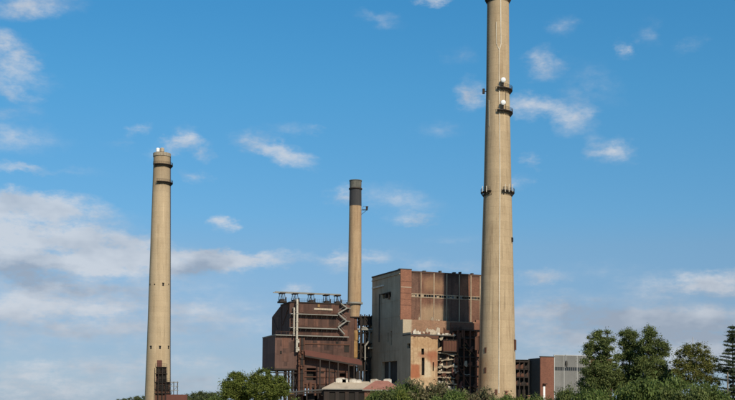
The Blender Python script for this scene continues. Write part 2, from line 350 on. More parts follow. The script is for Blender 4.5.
b = m.node_tree.nodes['Principled BSDF']; b.inputs['Base Color'].default_value = (.02, .025, .03, 1); b.inputs['Roughness'].default_value = .12
def leafmat(name, cols, trans=.33):
    m = bpy.data.materials.new(name); m.use_nodes = True; t = m.node_tree; t.nodes.clear(); M[name] = m
    g = t.nodes.new('ShaderNodeNewGeometry'); r = t.nodes.new('ShaderNodeValToRGB'); t.links.new(g.outputs['Random Per Island'], r.inputs[0])
    e = r.color_ramp.elements
    for i, c in enumerate(cols):
        p = i / (len(cols) - 1)
        if i == 0: e[0].color = (*c, 1); e[0].position = 0
        elif i == len(cols) - 1: e[1].color = (*c, 1); e[1].position = 1
    for i, c in enumerate(cols[1:-1]):
        x = e.new((i + 1) / (len(cols) - 1)); x.color = (*c, 1)
    tcn = t.nodes.new('ShaderNodeTexCoord'); nz = t.nodes.new('ShaderNodeTexNoise'); nz.inputs['Scale'].default_value = .45; nz.inputs['Detail'].default_value = 3; t.links.new(tcn.outputs['Object'], nz.inputs['Vector'])
    mr = t.nodes.new('ShaderNodeMapRange'); t.links.new(nz.outputs['Fac'], mr.inputs['Value']); mr.inputs['From Min'].default_value = .3; mr.inputs['From Max'].default_value = .7; mr.inputs['To Min'].default_value = .6; mr.inputs['To Max'].default_value = 1.35
    hs = t.nodes.new('ShaderNodeHueSaturation'); t.links.new(r.outputs[0], hs.inputs['Color']); t.links.new(mr.outputs[0], hs.inputs['Value'])
    d = t.nodes.new('ShaderNodeBsdfPrincipled'); t.links.new(hs.outputs[0], d.inputs['Base Color']); d.inputs['Roughness'].default_value = .6; d.inputs['Specular IOR Level'].default_value = .2
    tr = t.nodes.new('ShaderNodeBsdfTranslucent'); t.links.new(hs.outputs[0], tr.inputs['Color'])
    mx = t.nodes.new('ShaderNodeMixShader'); mx.inputs[0].default_value = trans; t.links.new(d.outputs[0], mx.inputs[1]); t.links.new(tr.outputs[0], mx.inputs[2])
    o = t.nodes.new('ShaderNodeOutputMaterial'); t.links.new(mx.outputs[0], o.inputs['Surface'])
leafmat('leaf_dark', [(0.0852, 0.1134, 0.0378), (0.1275, 0.1619, 0.0485), (0.1756, 0.1943, 0.0647)])
leafmat('leaf_mid', [(0.0795, 0.1226, 0.0308), (0.1232, 0.1715, 0.0433), (0.1666, 0.202, 0.0614)])
leafmat('leaf_bright', [(0.0884, 0.1159, 0.023), (0.1353, 0.1649, 0.0322), (0.1781, 0.1932, 0.046)])
leafmat('leaf_yellow', [(.10, .118, .026), (.155, .158, .040), (.195, .180, .060)], .35)
leafmat('leaf_dry', [(0.1242, 0.1224, 0.0557), (0.1681, 0.1531, 0.0766), (0.2046, 0.1739, 0.0946)])
leafmat('leaf_needle', [(0.0375, 0.052, 0.0228), (0.0546, 0.0748, 0.0309), (0.0751, 0.091, 0.039)], .1)
leafmat('leaf_far', [(0.0794, 0.1034, 0.0413), (0.1013, 0.1239, 0.0495), (0.123, 0.1377, 0.0618)])

# ------------------------------------------------------------------ ground
R = 15000
g = MB(); g.add([(-R, -300, 0), (R, -300, 0), (R, R, 0), (-R, R, 0)], [(0, 1, 2, 3)])
go = g.build('ground', 'ground', fix=False); go['kind'] = 'structure'
g = MB(); g.add([(-60, 262, .004), (110, 255, .004), (115, 415, .004), (-70, 430, .004)], [(0, 1, 2, 3)])
go = g.build('yard', 'road_dirt', fix=False); go['kind'] = 'structure'  # unseen yard, made pale and wide to bounce light onto shaded walls

# ------------------------------------------------------------------ chimneys
def interp(tab, z):
    for (z0, r0), (z1, r1) in zip(tab, tab[1:]):
        if z <= z1: return r0 + (r1 - r0) * (z - z0) / (z1 - z0)
    return tab[-1][1]
class Chimney:
    def __init__(s, name, px, Y, rows, mat, top_part=None):
        b = P(px, 400, Y); s.Y = Y; s.c = Vector((b.x, Y, 0)); s.e = empty(name, s.c); tab = []
        for py, w in rows:                             # rows bottom to top: (row, width in px)
            z = P(px, py, Y).z; d = math.hypot(Y, b.x); tab.append((z, w / 2 * Y / F * .999))
        k = (tab[1][1] - tab[0][1]) / (tab[1][0] - tab[0][0]); tab.insert(0, (0, tab[0][1] - k * tab[0][0])); s.tab = tab
        s.top = tab[-1][0]; s.mat = mat
    def r(s, z): return interp(s.tab, z)
    def z(s, py): return P(367.5 + (s.c.x / s.Y) * F, py, s.Y).z + (0)
    def zz(s, px, py): return P(px, py, s.Y).z
    def shaft(s, z0, z1, mat, name='shaft', extra=0):
        n = max(2, int((z1 - z0) / 2.0)); prof = []
        for i in range(n + 1):
            z = z0 + (z1 - z0) * i / n; prof.append((s.r(z) + extra, z))
        rt = prof[-1][0]
        prof += [(rt - .45, z1), (rt - .45, z1 - 4)]
        return MB().lathe(prof, 72).build(name, mat, s.e, smooth=False)
    def ang(s, px, py):                                # angle on the shaft of the near surface point seen at (px, py)
        z = P(px, py, s.Y).z; R_ = s.r(z); d = ray(px, py); d2 = Vector((d.x, d.y)); o = Vector((CAM.x - s.c.x, CAM.y - s.c.y))
        a = d2.dot(d2); bb = 2 * o.dot(d2); c = o.dot(o) - R_ * R_; disc = bb * bb - 4 * a * c
        if disc < 0: return 0.0 if P(px, py, s.Y).x > s.c.x else math.pi
        k = (-bb - math.sqrt(disc)) / (2 * a); q = o + d2 * k
        return math.atan2(q.y, q.x)
    def zat(s, px, py):                                # height of that point
        t = s.ang(px, py); z = P(px, py, s.Y).z
        for _ in range(3):
            yy = s.c.y + s.r(z) * math.sin(t); z = P(px, py, yy).z
        return z
    def at(s, t, z, e=0): return Vector(((s.r(z) + e) * math.cos(t), (s.r(z) + e) * math.sin(t), z))
    def platform(s, z, t0, t1, width=1.1, rail=1.0, name='platform', mat='dark_steel', th=.28):
        r = s.r(z); n = max(4, int(abs(t1 - t0) * 10)); mb = MB().arc(r - .05, r + width, z, z + th, t0, t1, n * 2)
        for i in range(n + 1):
            t = t0 + (t1 - t0) * i / n
            mb.bar(s.at(t, z - 1.1, 0), s.at(t, z, width * .92), .12)
        o = mb.build(name, mat, s.e)
        rb = MB()
        for i in range(n + 1):
            t = t0 + (t1 - t0) * i / n; c, d = math.cos(t), math.sin(t); q = r + width - .06
            rb.bar((q * c, q * d, z + th), (q * c, q * d, z + th + rail), .07)
        for hgt in (.5, 1.0): rb.arc(r + width - .09, r + width - .03, z + th + rail * hgt - .05, z + th + rail * hgt, t0, t1, n * 2)
        rb.build('railing', mat, o)
        return o
    def ladder(s, t, z0, z1, mat='dark_steel', w=.45, cage=True):
        mb = MB(); n = int((z1 - z0) / 6) + 1
        tan = Vector((-math.sin(t), math.cos(t), 0))
        for sgn in (-1, 1):
            mb.tube([s.at(t, z0 + (z1 - z0) * i / n, .25) + tan * (w / 2 * sgn) for i in range(n + 1)], .05, 5)
            if cage: mb.tube([s.at(t, z0 + (z1 - z0) * i / n, .85) + tan * (w * .6 * sgn) for i in range(n + 1)], .035, 4)
        k = int((z1 - z0) / .9)
        for i in range(k):
            z = z0 + i * .9; p = s.at(t, z, .25); mb.bar(p - tan * w / 2, p + tan * w / 2, .05)
            if cage and i % 2 == 0:
                q = s.at(t, z, .85)
                mb.bar(p + tan * w / 2, q + tan * w * .6, .05); mb.bar(p - tan * w / 2, q - tan * w * .6, .05); mb.bar(q - tan * w * .6, q + tan * w * .6, .05)
                mb.bar(s.at(t, z, -.05), p, .06)
        return mb.build('ladder', mat, s.e)
    def strip(s, pts, w, e, mat, name='conduit'):      # flat conduit following the shaft through sighted points
        out = []
        for (x0, y0), (x1, y1) in zip(pts, pts[1:]):
            n = max(1, int(abs(y1 - y0) / 12))
            for i in range(n): out.append((x0 + (x1 - x0) * i / n, y0 + (y1 - y0) * i / n))
        out.append(pts[-1]); vs = []; fs = []
        for x, y in out:
            t = s.ang(x, y); z = s.zat(x, y); p0 = s.at(t, z, -.05); p1 = s.at(t, z, e); tn = Vector((-math.sin(t), math.cos(t), 0)) * w / 2
            vs += [p0 - tn, p0 + tn, p1 + tn, p1 - tn]
        for i in range(len(out) - 1):
            for k in range(4): fs.append((4 * i + k, 4 * i + (k + 1) % 4, 4 * i + 4 + (k + 1) % 4, 4 * i + 4 + k))
        n = 4 * (len(out) - 1); fs += [(0, 1, 2, 3), (n + 3, n + 2, n + 1, n)]
        return MB().add(vs, fs).build(name, mat, s.e)

# --- right chimney, cut by the top of the frame
c = Chimney('chimney', 497, 335, [(400, 38.2), (366, 36.8), (265, 32), (190, 28), (90, 23.6), (0, 22), (-60, 21)], 'chimney_concrete')
tag(c.e, 'tallest tan concrete chimney with two white dishes, in front of brick building', 'chimney')
c.shaft(0, c.top, 'chimney_concrete')
MB().lathe([(c.r(c.top) - .4, c.top - .5), (c.r(c.top) + .25, c.top - .5), (c.r(c.top) + .25, c.top + .6), (c.r(c.top) - .4, c.top + .6)], 48).build('crown', 'concrete_slab', c.e)
c.platform(c.zz(498, 0.3), 0, 2 * math.pi, .7)
c.platform(c.zz(503, 91.5), c.ang(497.5, 89), math.radians(12), .9)
c.platform(c.zz(503, 114), c.ang(497.5, 112), math.radians(12), .9)
c.platform(c.zz(498, 193.5), c.ang(502, 192), math.radians(10), .9)
c.platform(c.zz(498, 193.5), math.radians(178), c.ang(491.5, 192) + 2 * math.pi, .9)
c.strip([(500.5, -4), (501, 44), (499.3, 50), (499.3, 80), (500, 180), (499.5, 260), (499.2, 330), (499, 376), (498.9, 393)], .30, .12, 'white_paint')
c.strip([(496.3, 22), (496.6, 44), (499.3, 50)], .2, .12, 'white_paint')
c.strip([(489, 100), (489, 126)], .12, .08, 'white_paint')
c.strip([(505.3, 92), (505.4, 111)], .12, .10, 'dark_steel')
c.ladder(math.radians(206), 3, c.top - 3, cage=False)
def antenna(px, py, h=2.2):                            # slim panel aerials along a platform
    t = c.ang(px, py); z = c.zat(px, py)
    MB().box(-.09, .09, -.06, .06, 0, h).build('antenna', 'white_paint', c.e).location = c.at(t, z, .92)
for x in (504, 507, 510): antenna(x, 192.2, 2.4)
for x in (485.2, 488.5): antenna(x, 192.2, 1.8)
mb = MB(); t = math.radians(188); p = c.at(t, c.zz(486, 92))
mb.bar(c.at(t, p.z, -.1), c.at(t, p.z, .9), .18); mb.box(p.x - 1.2, p.x - .5, p.y - .4, p.y + .4, p.z - .7, p.z + .8); mb.build('side_box', 'dark_steel', c.e)
# rusty boxes and stains low on the shaft
for (x, y0, y1, w, m_) in ((478.6, 337, 350, 1.6, 'rust_steel'), (514.3, 340, 350, .7, 'rust_steel'), (511.5, 238, 242, .35, 'dark_steel')):
    t = c.ang(x, (y0 + y1) / 2); z0 = c.zat(x, y1); z1 = c.zat(x, y0)
    mb = MB().box(-.3, 1.3 if w > 1 else .5, -w / 2, w / 2, 0, z1 - z0)
    mb.box(-.3, 1.1 if w > 1 else .4, -w / 2 - .08, w / 2 + .08, z1 - z0, z1 - z0 + .15)
    o = mb.build('duct_box', m_, c.e); o.location = c.at(t, z0, 0); o.rotation_euler.z = t
for x, y in ((485.5, 350), (485.3, 370), (496.2, 392)):
    t = c.ang(x, y); o = MB().box(-.3, .12, -.35, .35, -.8, .8).box(.10, .16, -.25, .25, -.7, .7).build('hatch', 'rust_steel', c.e); o.location = c.at(t, c.zat(x, y), 0); o.rotation_euler.z = t
right = c
def dish(px, py, label):
    t = c.ang(px, py + 7); z = c.zat(px, py + 7); e = empty('microwave_dish', c.c + c.at(t, z, .75), 0)
    zc = c.zat(px, py) - z
    MB().tube([(0, 0, 0), (0, 0, zc + .5)], .09, 8).bar((-.55, 0, .02), (.55, 0, .02), .12).bar((0, 0, zc * .45), (.45, .1, .02), .1).bar((0, 0, zc * .45), (-.45, .1, .02), .1).build('mount', 'dark_steel', e)
    MB().box(-.28, .28, -.1, .5, zc * .35, zc * .75).build('radio_box', 'dark_steel', e)
    prof = [(.0, -.62), (.3, -.60), (.58, -.53), (.76, -.42), (.78, -.38), (.78, .05), (.5, .16), (.12, .2), (0, .2)]
    o = MB().lathe(prof, 28).build('drum', 'white_enamel', e, smooth=True); o.location = (0, -.18, zc); o.rotation_euler = (math.radians(-78), 0, math.radians(12))
    tag(e, label, 'dish', 'white dishes on the tall chimney')
dish(502, 81, 'upper white drum dish on the tallest chimney')
dish(502, 103.5, 'lower white drum dish on the tallest chimney')

# --- left chimney
c = Chimney('chimney', 157.6, 480, [(400, 25.6), (347, 23.2), (285, 21.2), (200, 18.2), (158, 16.8), (154.3, 16.8)], 'chimney_concrete_far')
tag(c.e, 'tan concrete chimney standing alone on the left with white beacons on top', 'chimney')
c.shaft(0, c.top, 'chimney_concrete_far')
r = c.r(c.top); MB().lathe([(r - .3, c.top - 1.2), (r + .22, c.top - 1.2), (r + .22, c.top + .25), (r - .3, c.top + .25)], 48).build('crown', 'concrete_slab', c.e)
c.platform(c.zz(160, 166), c.ang(155, 165), math.radians(20), 1.1)
c.platform(c.zz(160, 183.5), c.ang(157.5, 183), math.radians(20), 1.1)
c.ladder(math.radians(-6), 5, c.top - 1, cage=False)
for px, rr, m_ in ((156.2, .85, 'white_enamel'), (162.0, .95, 'roof_beige')):
    t = c.ang(px, 157); o = MB().lathe([(0, 0), (rr * .8, 0), (rr * .8, .35), (rr, .4), (rr, 1.7), (rr * .75, 2.0), (0, 2.1)], 20).build('beacon', m_, c.e); o.location = c.at(t, c.top + .22, -1.0)
for y, xs in ((284.5, (150.2, 154.6, 163.2, 168.6)), (347.5, (151, 160, 168.4))):
    for k, x in enumerate(xs):
        t = c.ang(x, y); o = MB().box(-.5, .04, -.38, .38, -.6, .6).box(.03, .18, -.5, .5, .6, .8).build('port', 'interior_dark', c.e)
        o.location = c.at(t, c.zat(x, y), 0); o.rotation_euler.z = t
        if k != 2 and y < 300: o.scale = (1, .6, .45)
left = c

# --- middle chimney on its steel support
c = Chimney('chimney', 353.6, 372, [(318, 13.9), (290, 13.6), (240, 12.9), (206, 12.3), (182, 11.6), (180.5, 11.6)], 'chimney_brick')
tag(c.e, 'slim yellow-brown chimney with black upper band behind the rusty brown plant', 'chimney')
zc = c.zz(354, 303); zb = c.zz(354, 313); zk = c.zz(354, 206)
c.shaft(zc, zk, 'chimney_brick')
c.shaft(zk - .05, c.top - 3.2, 'black_paint', 'black_band', .03)
r = c.r(c.top)
MB().lathe([(r - .4, c.top - 3.3), (r + .02, c.top - 3.3), (r + .08, c.top - .3), (r + .2, c.top - .25), (r + .2, c.top), (r - .4, c.top), (r - .4, c.top - 3)], 48).build('crown', 'crown_stone', c.e)
MB().lathe([(r - .1, c.top - 3.1), (r + .34, c.top - 3.1), (r + .34, c.top - 2.75), (r - .1, c.top - 2.75)], 48).build('collar', 'dark_steel', c.e)
rb = c.r(zc); MB().lathe([(rb - .3, zc - .35), (rb + .5, zc - .35), (rb + .5, zc + .2), (rb - .3, zc + .2)], 48).build('flange', 'grey_steel', c.e)
MB().lathe([(rb - .55, zb - 1.5), (rb - .5, zb), (rb - .1, zc - .3), (0, zc - .3)], 48).build('base_cone', 'chimney_brick', c.e)
z = c.zz(354, 210); t = math.radians(-8); p = c.at(t, z)
mb = MB().bar(c.at(t, z, -.1), c.at(t, z, 2.2), .14).bar(c.at(t, z - 1.6, -.1), c.at(t, z, 2.0), .12)
mb.box(p.x + .3, p.x + 2.2, p.y - .6, p.y + .6, z, z + .12)
for dx in (.4, 2.1): mb.bar((p.x + dx, p.y - .55, z), (p.x + dx + .25, p.y - .55, z + 1.2), .07)
mb.bar((p.x + .6, p.y - .55, z + 1.15), (p.x + 2.35, p.y - .55, z + 1.15), .07); mb.box(p.x + 1.5, p.x + 2.2, p.y - .3, p.y + .3, z + .12, z + 1.2)
mb.build('light_bracket', 'dark_steel', c.e)
# steel legs under the chimney reach the ground
lg = MB(); w = 2.3
for sx in (-1, 1):
    for sy in (-1, 1): lg.box(sx * w - .2, sx * w + .2, sy * w - .2, sy * w + .2, 0, zb - 1.5)
for k in range(6):
    z0 = k * (zb - 1.6) / 6; z1 = (k + 1) * (zb - 1.6) / 6
    for sy in (-1, 1):
        lg.bar((-w, sy * w, z1), (w, sy * w, z1), .3); lg.bar((-w, sy * w, z0), (w, sy * w, z1), .14)
    for sx in (-1, 1): lg.bar((sx * w, -w, z1), (sx * w, w, z1), .3)
lg.box(-w - .1, w + .1, -w - .1, w + .1, zb - 1.6, zb - 1.35)
lg.build('support_frame', 'dark_steel', c.e)
def stackduct(y0, y1, dx, rr):
    z0 = c.zz(354, y1); z1 = c.zz(354, y0)
    prof = [(rr * .6, z0), (rr, z0 + .8), (rr, z1 - .9), (rr * .75, z1)]
    MB().lathe([(0, z0)] + prof + [(0, z1)], 20, dx, -w - 1.0).build('flue_duct', 'yellow_rust', c.e)
stackduct(341, 360, .1, 1.15); stackduct(331, 343, .5, .85)
za = c.zz(354, 331.5); MB().tube([(.3, -.4, zb - 1.0), (.4, -w * .6, zb - 2.2), (.5, -w - 1.0, za + .8), (.5, -w - 1.0, za - .3)], .62, 12).build('flue_elbow', 'rust_steel', c.e)
za = c.zz(354, 359.5); MB().tube([(.1, -w - 1.0, za + .3), (.1, -w - 1.0, 0)], .6, 12).build('drain_leg', 'rust_steel', c.e)
middle = c

# ------------------------------------------------------------------ rusty brown plant
B = Frame('brown_plant', 289.5, 345, 19)
e = B.e
def fa(px, py, b=0): return B.front(px, py, b)
zt = fa(310, 303)[1]
aR = fa(350, 320)[0]
prof = [B.side(289.5, 336), B.side(289.5, 302.2), B.side(281, 303), B.side(272, 317), B.side(270.3, 336)]
zmid = prof[0][1]; prof = [(0, zmid), (0, zt), (prof[2][0], zt), (prof[3][0], prof[3][1]), (prof[3][0], zmid)]
depth = prof[3][0]
body = MB().prism(prof, 0, 0, aR).build('upper_body', 'brown_clad', e)
# ribs folded into the left gable
rb = MB()
for (p, q) in (((prof[2][0], zt - .3), (depth * .45, zmid + 1)), ((depth * .95, prof[3][1] - .2), (depth * .55, zmid + 1)), ((1.0, zt - .5), (depth * .4, zmid + 4)), ((depth * .45, zt), (depth * .45, zmid)), ((.3, zt), (.3, zmid))):
    rb.bar((-.08, p[0], p[1]), (-.08, q[0], q[1]), .25, .22)
rb.build('stiffener', 'brown_clad_light', body)
ed = MB().box(-.25, aR + .25, -.25, 0.15, zt - .05, zt + .25)
ed.box(-.25, .15, .15, prof[2][0], zt - .05, zt + .25); ed.build('roof_edge', 'dark_steel', body)
# lower box hanging out on the left
a0 = fa(275, 345, -.6)[0]; a1 = fa(298, 345, -.6)[0]; zb1 = fa(285, 335.5, -.6)[1]; zb0 = fa(285, 368.5, -.6)[1]
bd = B.side(262.5, 345, a0)[0]
hop = MB().box(a0, a1, -.6, bd, zb0, zb1).build('hopper_box', 'brown_clad_light', e)
MB().box(a0 - .12, a1 + .05, -.75, bd + .1, zb1, zb1 + .3).build('cornice', 'grey_steel', hop)
MB().box(a0 - .1, a1 + .05, -.72, bd + .1, zb0 - .45, zb0).build('base_beam', 'dark_steel', hop)
MB().box(a0 + 1.6, a0 + 2.2, -.75, -.6, zb0 + 4.6, zb0 + 5.5).build('vent', 'interior_dark', hop)
# lower body on the right
aL = fa(304, 360)[0]; zl = fa(330, 388)[1]
ho = [fa(306.5, 380), fa(316, 368)]
lb = MB()
wall_open(lb, aL, aR, zl, zmid, [(ho[0][0], ho[1][0], ho[0][1], ho[1][1]), (fa(339.5, 380)[0], fa(346, 380)[0], fa(340, 383)[1], fa(340, 373)[1])], 2.2, lambda u, d, z: (u, d, z))
lb.add([(aL, 0, zl), (aL, 12, zl), (aL, 12, zmid), (aL, 0, zmid)], [(0, 1, 2, 3)]).add([(aR, 0, zl), (aR, 12, zl), (aR, 12, zmid), (aR, 0, zmid)], [(0, 1, 2, 3)]).add([(aL, 0, zl), (aR, 0, zl), (aR, 12, zl), (aL, 12, zl)], [(0, 1, 2, 3)])
low = lb.build('lower_body', 'brown_clad', e)
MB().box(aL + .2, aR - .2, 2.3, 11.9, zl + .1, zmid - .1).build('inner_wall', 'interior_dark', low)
# patched cladding sheets, no two the same tone
weathered('patch_sheet', (.085, .046, .035), (.12, .064, .048), (.036, .02, .017), big=.5, streak=.9, samt=.8, ribs=.4, bump=.4, drip=1.8, objvar=.45)
random.seed(41)
def sheets(par, a_lo, a_hi, z_lo, z_hi, b, n):
    for k in range(n):
        w = random.choice([1.1, 1.6, 2.2, 2.9]); h = random.uniform(1.4, 3.6); a = random.uniform(a_lo, max(a_lo + .1, a_hi - w)); z = random.uniform(z_lo, max(z_lo + .1, z_hi - h)); d = .02 + .004 * k
        MB().prism([(a, z), (a + w, z + random.uniform(-.05, .05)), (a + w, z + h), (a + random.uniform(0, .1), z + h)], 1, b - d, b + .01).build('cladding_sheet', 'patch_sheet', par)
for zlo, zhi in ((fa(310, 312.5)[1], zt - .2), (fa(310, 326.3)[1], fa(310, 315)[1]), (zmid, fa(310, 328.5)[1])): sheets(body, .3, aR - .3, zlo, zhi, 0, 8)
sheets(low, aL + .3, aR - .3, fa(310, 350)[1], zmid - .2, 0, 9); sheets(low, ho[1][0] + .3, fa(339, 380)[0], zl + .2, fa(320, 364)[1], 0, 8)
sheets(hop, a0 + .2, a1 - .2, zb0 + .2, zb1 - .2, -.6, 9)
# openings and stains on the lower wall
for (x, y, w, h) in ((346.5, 349, 1.6, 1.9), (333, 372, 1.0, .7), (322, 372.5, 1.3, .5), (337, 343, .8, .8)):
    a, z = fa(x, y); MB().box(a - w / 2, a + w / 2, -.08, .3, z - h / 2, z + h / 2).box(a - w / 2 - .1, a + w / 2 + .1, -.16, -.02, z + h / 2, z + h / 2 + .15).build('vent', 'interior_dark', low)
for y in (344, 363, 371, 377, 384):
    z = fa(325, y)[1]; MB().box(aL + .05, aR - .05, -.22, -.01, z - .14, z + .14).build('girt', 'rust_steel', low)
# inclined gallery in front of the lower body
p0 = fa(305, 351.5, -2.6); p1 = fa(362, 361.5, -2.6); th = 1.15
gal = MB(); vs = []
for (a, z) in (p0, p1): vs += [(a, -2.6, z - th), (a, .02, z - th), (a, .02, z + .8), (a, -2.6, z)]
gal.add(vs, [(0, 1, 2, 3), (7, 6, 5, 4), (0, 3, 7, 4), (3, 2, 6, 7), (2, 1, 5, 6), (1, 0, 4, 5)])
gal = gal.build('inclined_gallery', 'red_rust_roof', e)
MB().bar((p0[0], -2.55, p0[1] - th - .25), (p1[0], -2.55, p1[1] - th - .25), .5, .5).build('gallery_beam', 'dark_steel', gal)
for x in (320, 329.3, 338, 348.6, 354, 358.5):
    a, z = fa(x, 366, -2.5); k = (a - p0[0]) / (p1[0] - p0[0]); zz = p0[1] + (p1[1] - p0[1]) * k - th
    MB().box(a - .17, a + .17, -2.7, -2.36, 0, zz).build('post', 'dark_steel', gal)
# walkways with rails and zigzag stairs
def walkway(x0, x1, y, b0=-1.5):
    a, z = fa(x0, y, b0); a2, _ = fa(x1, y, b0)
    o = MB().box(a, a2, b0, 0, z - .16, z + .10); n = int((a2 - a) / 1.6)
    for i in range(n + 1):
        q = a + (a2 - a) * i / n; o.bar((q, b0 + .1, z - .1), (q, -.02, z - 1.1), .1)
    o = o.build('walkway', 'grey_steel', e); rl = MB()
    for i in range(n + 1):
        q = a + (a2 - a) * i / n; rl.box(q - .03, q + .03, b0, b0 + .06, z + .1, z + 1.15)
    for h in (.62, 1.15): rl.box(a, a2, b0 - .01, b0 + .05, z + h - .03, z + h + .03)
    rl.build('railing', 'rust_steel', o)
    return a, a2, z
w1 = walkway(291, 338, 313.5); w2 = walkway(290.5, 338, 327.3); w3 = walkway(276, 349, 334.7)
def stair(p, q):
    a, z = fa(*p, -1.2); a2, z2 = fa(*q, -1.2); o = MB()
    for b in (-1.45, -.55): o.bar((a, b, z), (a2, b, z2), .12, .34)
    n = 9
    for i in range(n + 1): o.box(a + (a2 - a) * i / n - .16, a + (a2 - a) * i / n + .16, -1.45, -.55, z + (z2 - z) * i / n - .03, z + (z2 - z) * i / n + .03)
    for b in (-1.45,): o.bar((a, b, z + 1.05), (a2, b, z2 + 1.05), .06)
    o.build('stair', 'grey_steel', e)
for p, q in (((338, 313.6), (347, 308)), ((338, 313.6), (346.5, 321)), ((346.5, 321), (338, 327.2)), ((338, 327.2), (344.5, 334.3)), ((341, 303.5), (347, 308))): stair(p, q)
for x, y in ((347, 308), (346.5, 321)):
    a, z = fa(x, y, -1.2); MB().box(a - .3, a + 1.2, -1.5, .0, z - .12, z + .05).bar((a + .8, -1.3, z - .1), (a + .8, 0, z - 1.4), .12).build('landing', 'grey_steel', e)
# pale pipes and the dark pipe stack beside the box
for x, y0, y1, r in ((297.3, 300, 352, .36), (294.2, 308, 336, .24)):
    a, z1 = fa(x, y0, -1.9); _, z0 = fa(x, y1, -1.9)
    o = MB().tube([(a, -1.9, z0), (a, -1.9, z1 - .6), (a + .1, -1.6, z1), (a + .1, -.1, z1 + .1)], r, 10)
    k = 6
    for i in range(k): z = z0 + (z1 - z0) * (i + .5) / k; o.tube([(a, -1.9, z - .1), (a, -1.9, z + .1)], r * 1.35, 10).bar((a, -1.9, z), (a, 0, z), .12)
    o.build('pipe', 'tan_pipe', e)
zt2 = fa(301, 338)[1]; zb2 = fa(301, 384)[1]
for x, r, m_ in ((299.2, .42, 'rust_steel'), (301.6, .55, 'dark_steel'), (303.6, .33, 'rust_steel')):
    a, _ = fa(x, 360, -1.3); o = MB().tube([(a, -1.3, 0), (a, -1.3, zt2)], r, 10)
    for i in range(9): z = zt2 * .2 + zt2 * .8 * i / 9; o.tube([(a, -1.3, z - .13), (a, -1.3, z + .13)], r * 1.3, 10).bar((a, -1.3, z), (a, .1, z), .15)
    o.build('pipe', m_, e)
for x, y in ((298.5, 349), (300.3, 356), (302.3, 352), (299, 363), (301.5, 367), (298.4, 341)):
    a, z = fa(x, y, -2.0); MB().lathe([(0, -.7), (.3, -.65), (.42, -.2), (.25, .1), (.4, .35), (.15, .6), (0, .6)], 9).build('valve', 'tan_pipe' if y < 350 else 'rust_steel', e).location = (a, -2.0, z)
# columns and bracing under the box
def column(px, b, y_top, w=.4, m_='dark_steel'):
    a, z = fa(px, y_top, b); MB().box(a - w / 2, a + w / 2, b - w / 2, b + w / 2, 0, z).box(a - w, a + w, b - w, b + w, 0, .3).build('column', m_, e); return a, z
cols = [column(x, -.2, 369.2) for x in (276.2, 286.3, 293, 297.6)]
back = [column(x, bd * .8, 369) for x in (268.5, 277.5, 284.8, 292)]
col2 = [column(x, 4, zz_) for x, zz_ in ((304, 388), (313, 388), (322, 388), (331, 388), (340, 388))]
for A_, b in ((cols, -.2), (back, bd * .8)):
    br = MB()
    for i in range(len(A_) - 1):
        z = A_[i][1]
        br.bar((A_[i][0], b, z * .52), (A_[i + 1][0], b, z * .52), .26); br.bar((A_[i][0], b, z * .52), (A_[i + 1][0], b, z * .97), .14); br.bar((A_[i + 1][0], b, z * .52), (A_[i][0], b, z * .97), .14)
    br.bar((A_[0][0], b, A_[0][1] * .93), (A_[-1][0], b, A_[0][1] * .93), .35)
    br.build('bracing', 'dark_steel', e)
for (x, y0, y1, b, r) in ((288.8, 368, 392, 1.5, .3), (295.3, 369, 392, 2.0, .38), (307, 384, 393, -1, .35), (310.5, 382, 393, -1, .5), (315.2, 384, 393, -1, .35), (318.5, 385, 393, -1, .3)):
    a, z1 = fa(x, y0, b); MB().tube([(a, b, 0), (a, b, z1)], r, 10).tube([(a, b, z1 * .6 - .15), (a, b, z1 * .6 + .15)], r * 1.5, 10).build('down_pipe', 'rust_steel', e)
# dark floor of beams between the lower body and the box
a, z = fa(298, 386, 1); a2, _ = fa(345, 386, 1); MB().box(a, a2, -1, 10, z - .4, z).build('deck', 'dark_steel', e)
a, _ = fa(319, 390, 3); MB().box(a, aR + 3.5, 3.2, 9, 0, zl).build('machine_house', 'rust_steel', e)
a, z = fa(352, 346, 3); MB().box(aR + .1, aR + 2.4, 3.0, 9, zl, z + 9).build('annex_cladding', 'brown_clad', e)
for x, y0, y1, w in ((324, 383, 396, 1.6), (334, 386, 396, 1.2), (343, 383, 396, 1.9), (352, 366, 396, 1.5), (356, 372, 396, 1.1)):
    a, z1 = fa(x, y0, 2.4); MB().box(a - w, a + w, 2.2, 3.3, 0, z1).box(a - w * .7, a + w * .7, 1.9, 2.3, z1 * .3, z1 * .8).build('cabinet', 'dark_steel', e)
# rooftop hoist rail on five trestles
zr = fa(300, 293.2, 2)[1]; ar0 = fa(275, 293, 2)[0]; ar1 = fa(340.5, 294, 2)[0]
rail = MB().box(ar0, ar1, 1.82, 2.18, zr, zr + .30).box(ar0, ar1, 4.3, 4.6, zr + .0, zr + .26).build('hoist_rail', 'grey_steel', e)
for x in (283, 296, 312, 327.5, 338.5):
    a = fa(x, 297, 2)[0]; o = MB()
    for b in (2.0, 4.45):
        for s_ in (-1, 1): o.bar((a + s_ * .9, b, zt), (a + s_ * .45, b, zr), .16)
    o.box(a - .8, a + .8, 1.7, 4.8, zr - .28, zr); o.bar((a, 2, zt), (a, 4.45, zr), .12)
    o.build('trestle', 'dark_steel', e)
    o = MB().box(a - 1.1, a + 1.1, 1.3, 4.9, zt, zt + .55).box(a - .7, a + .5, 1.6, 4.2, zt + .55, zt + 1.15); o.tube([(a + .9, 1.6, zt + .5), (a + .9, 1.6, zt + 1.7)], .16, 8).build('roof_fan', 'dark_steel', e)
rl = MB()
for i in range(28):
    a = .2 + (aR - .4) * i / 27; rl.box(a - .03, a + .03, .1, .16, zt + .25, zt + 1.3)
for h in (.75, 1.27): rl.box(.2, aR - .2, .09, .17, zt + h, zt + h + .05)
rl.build('roof_railing', 'dark_steel', e)
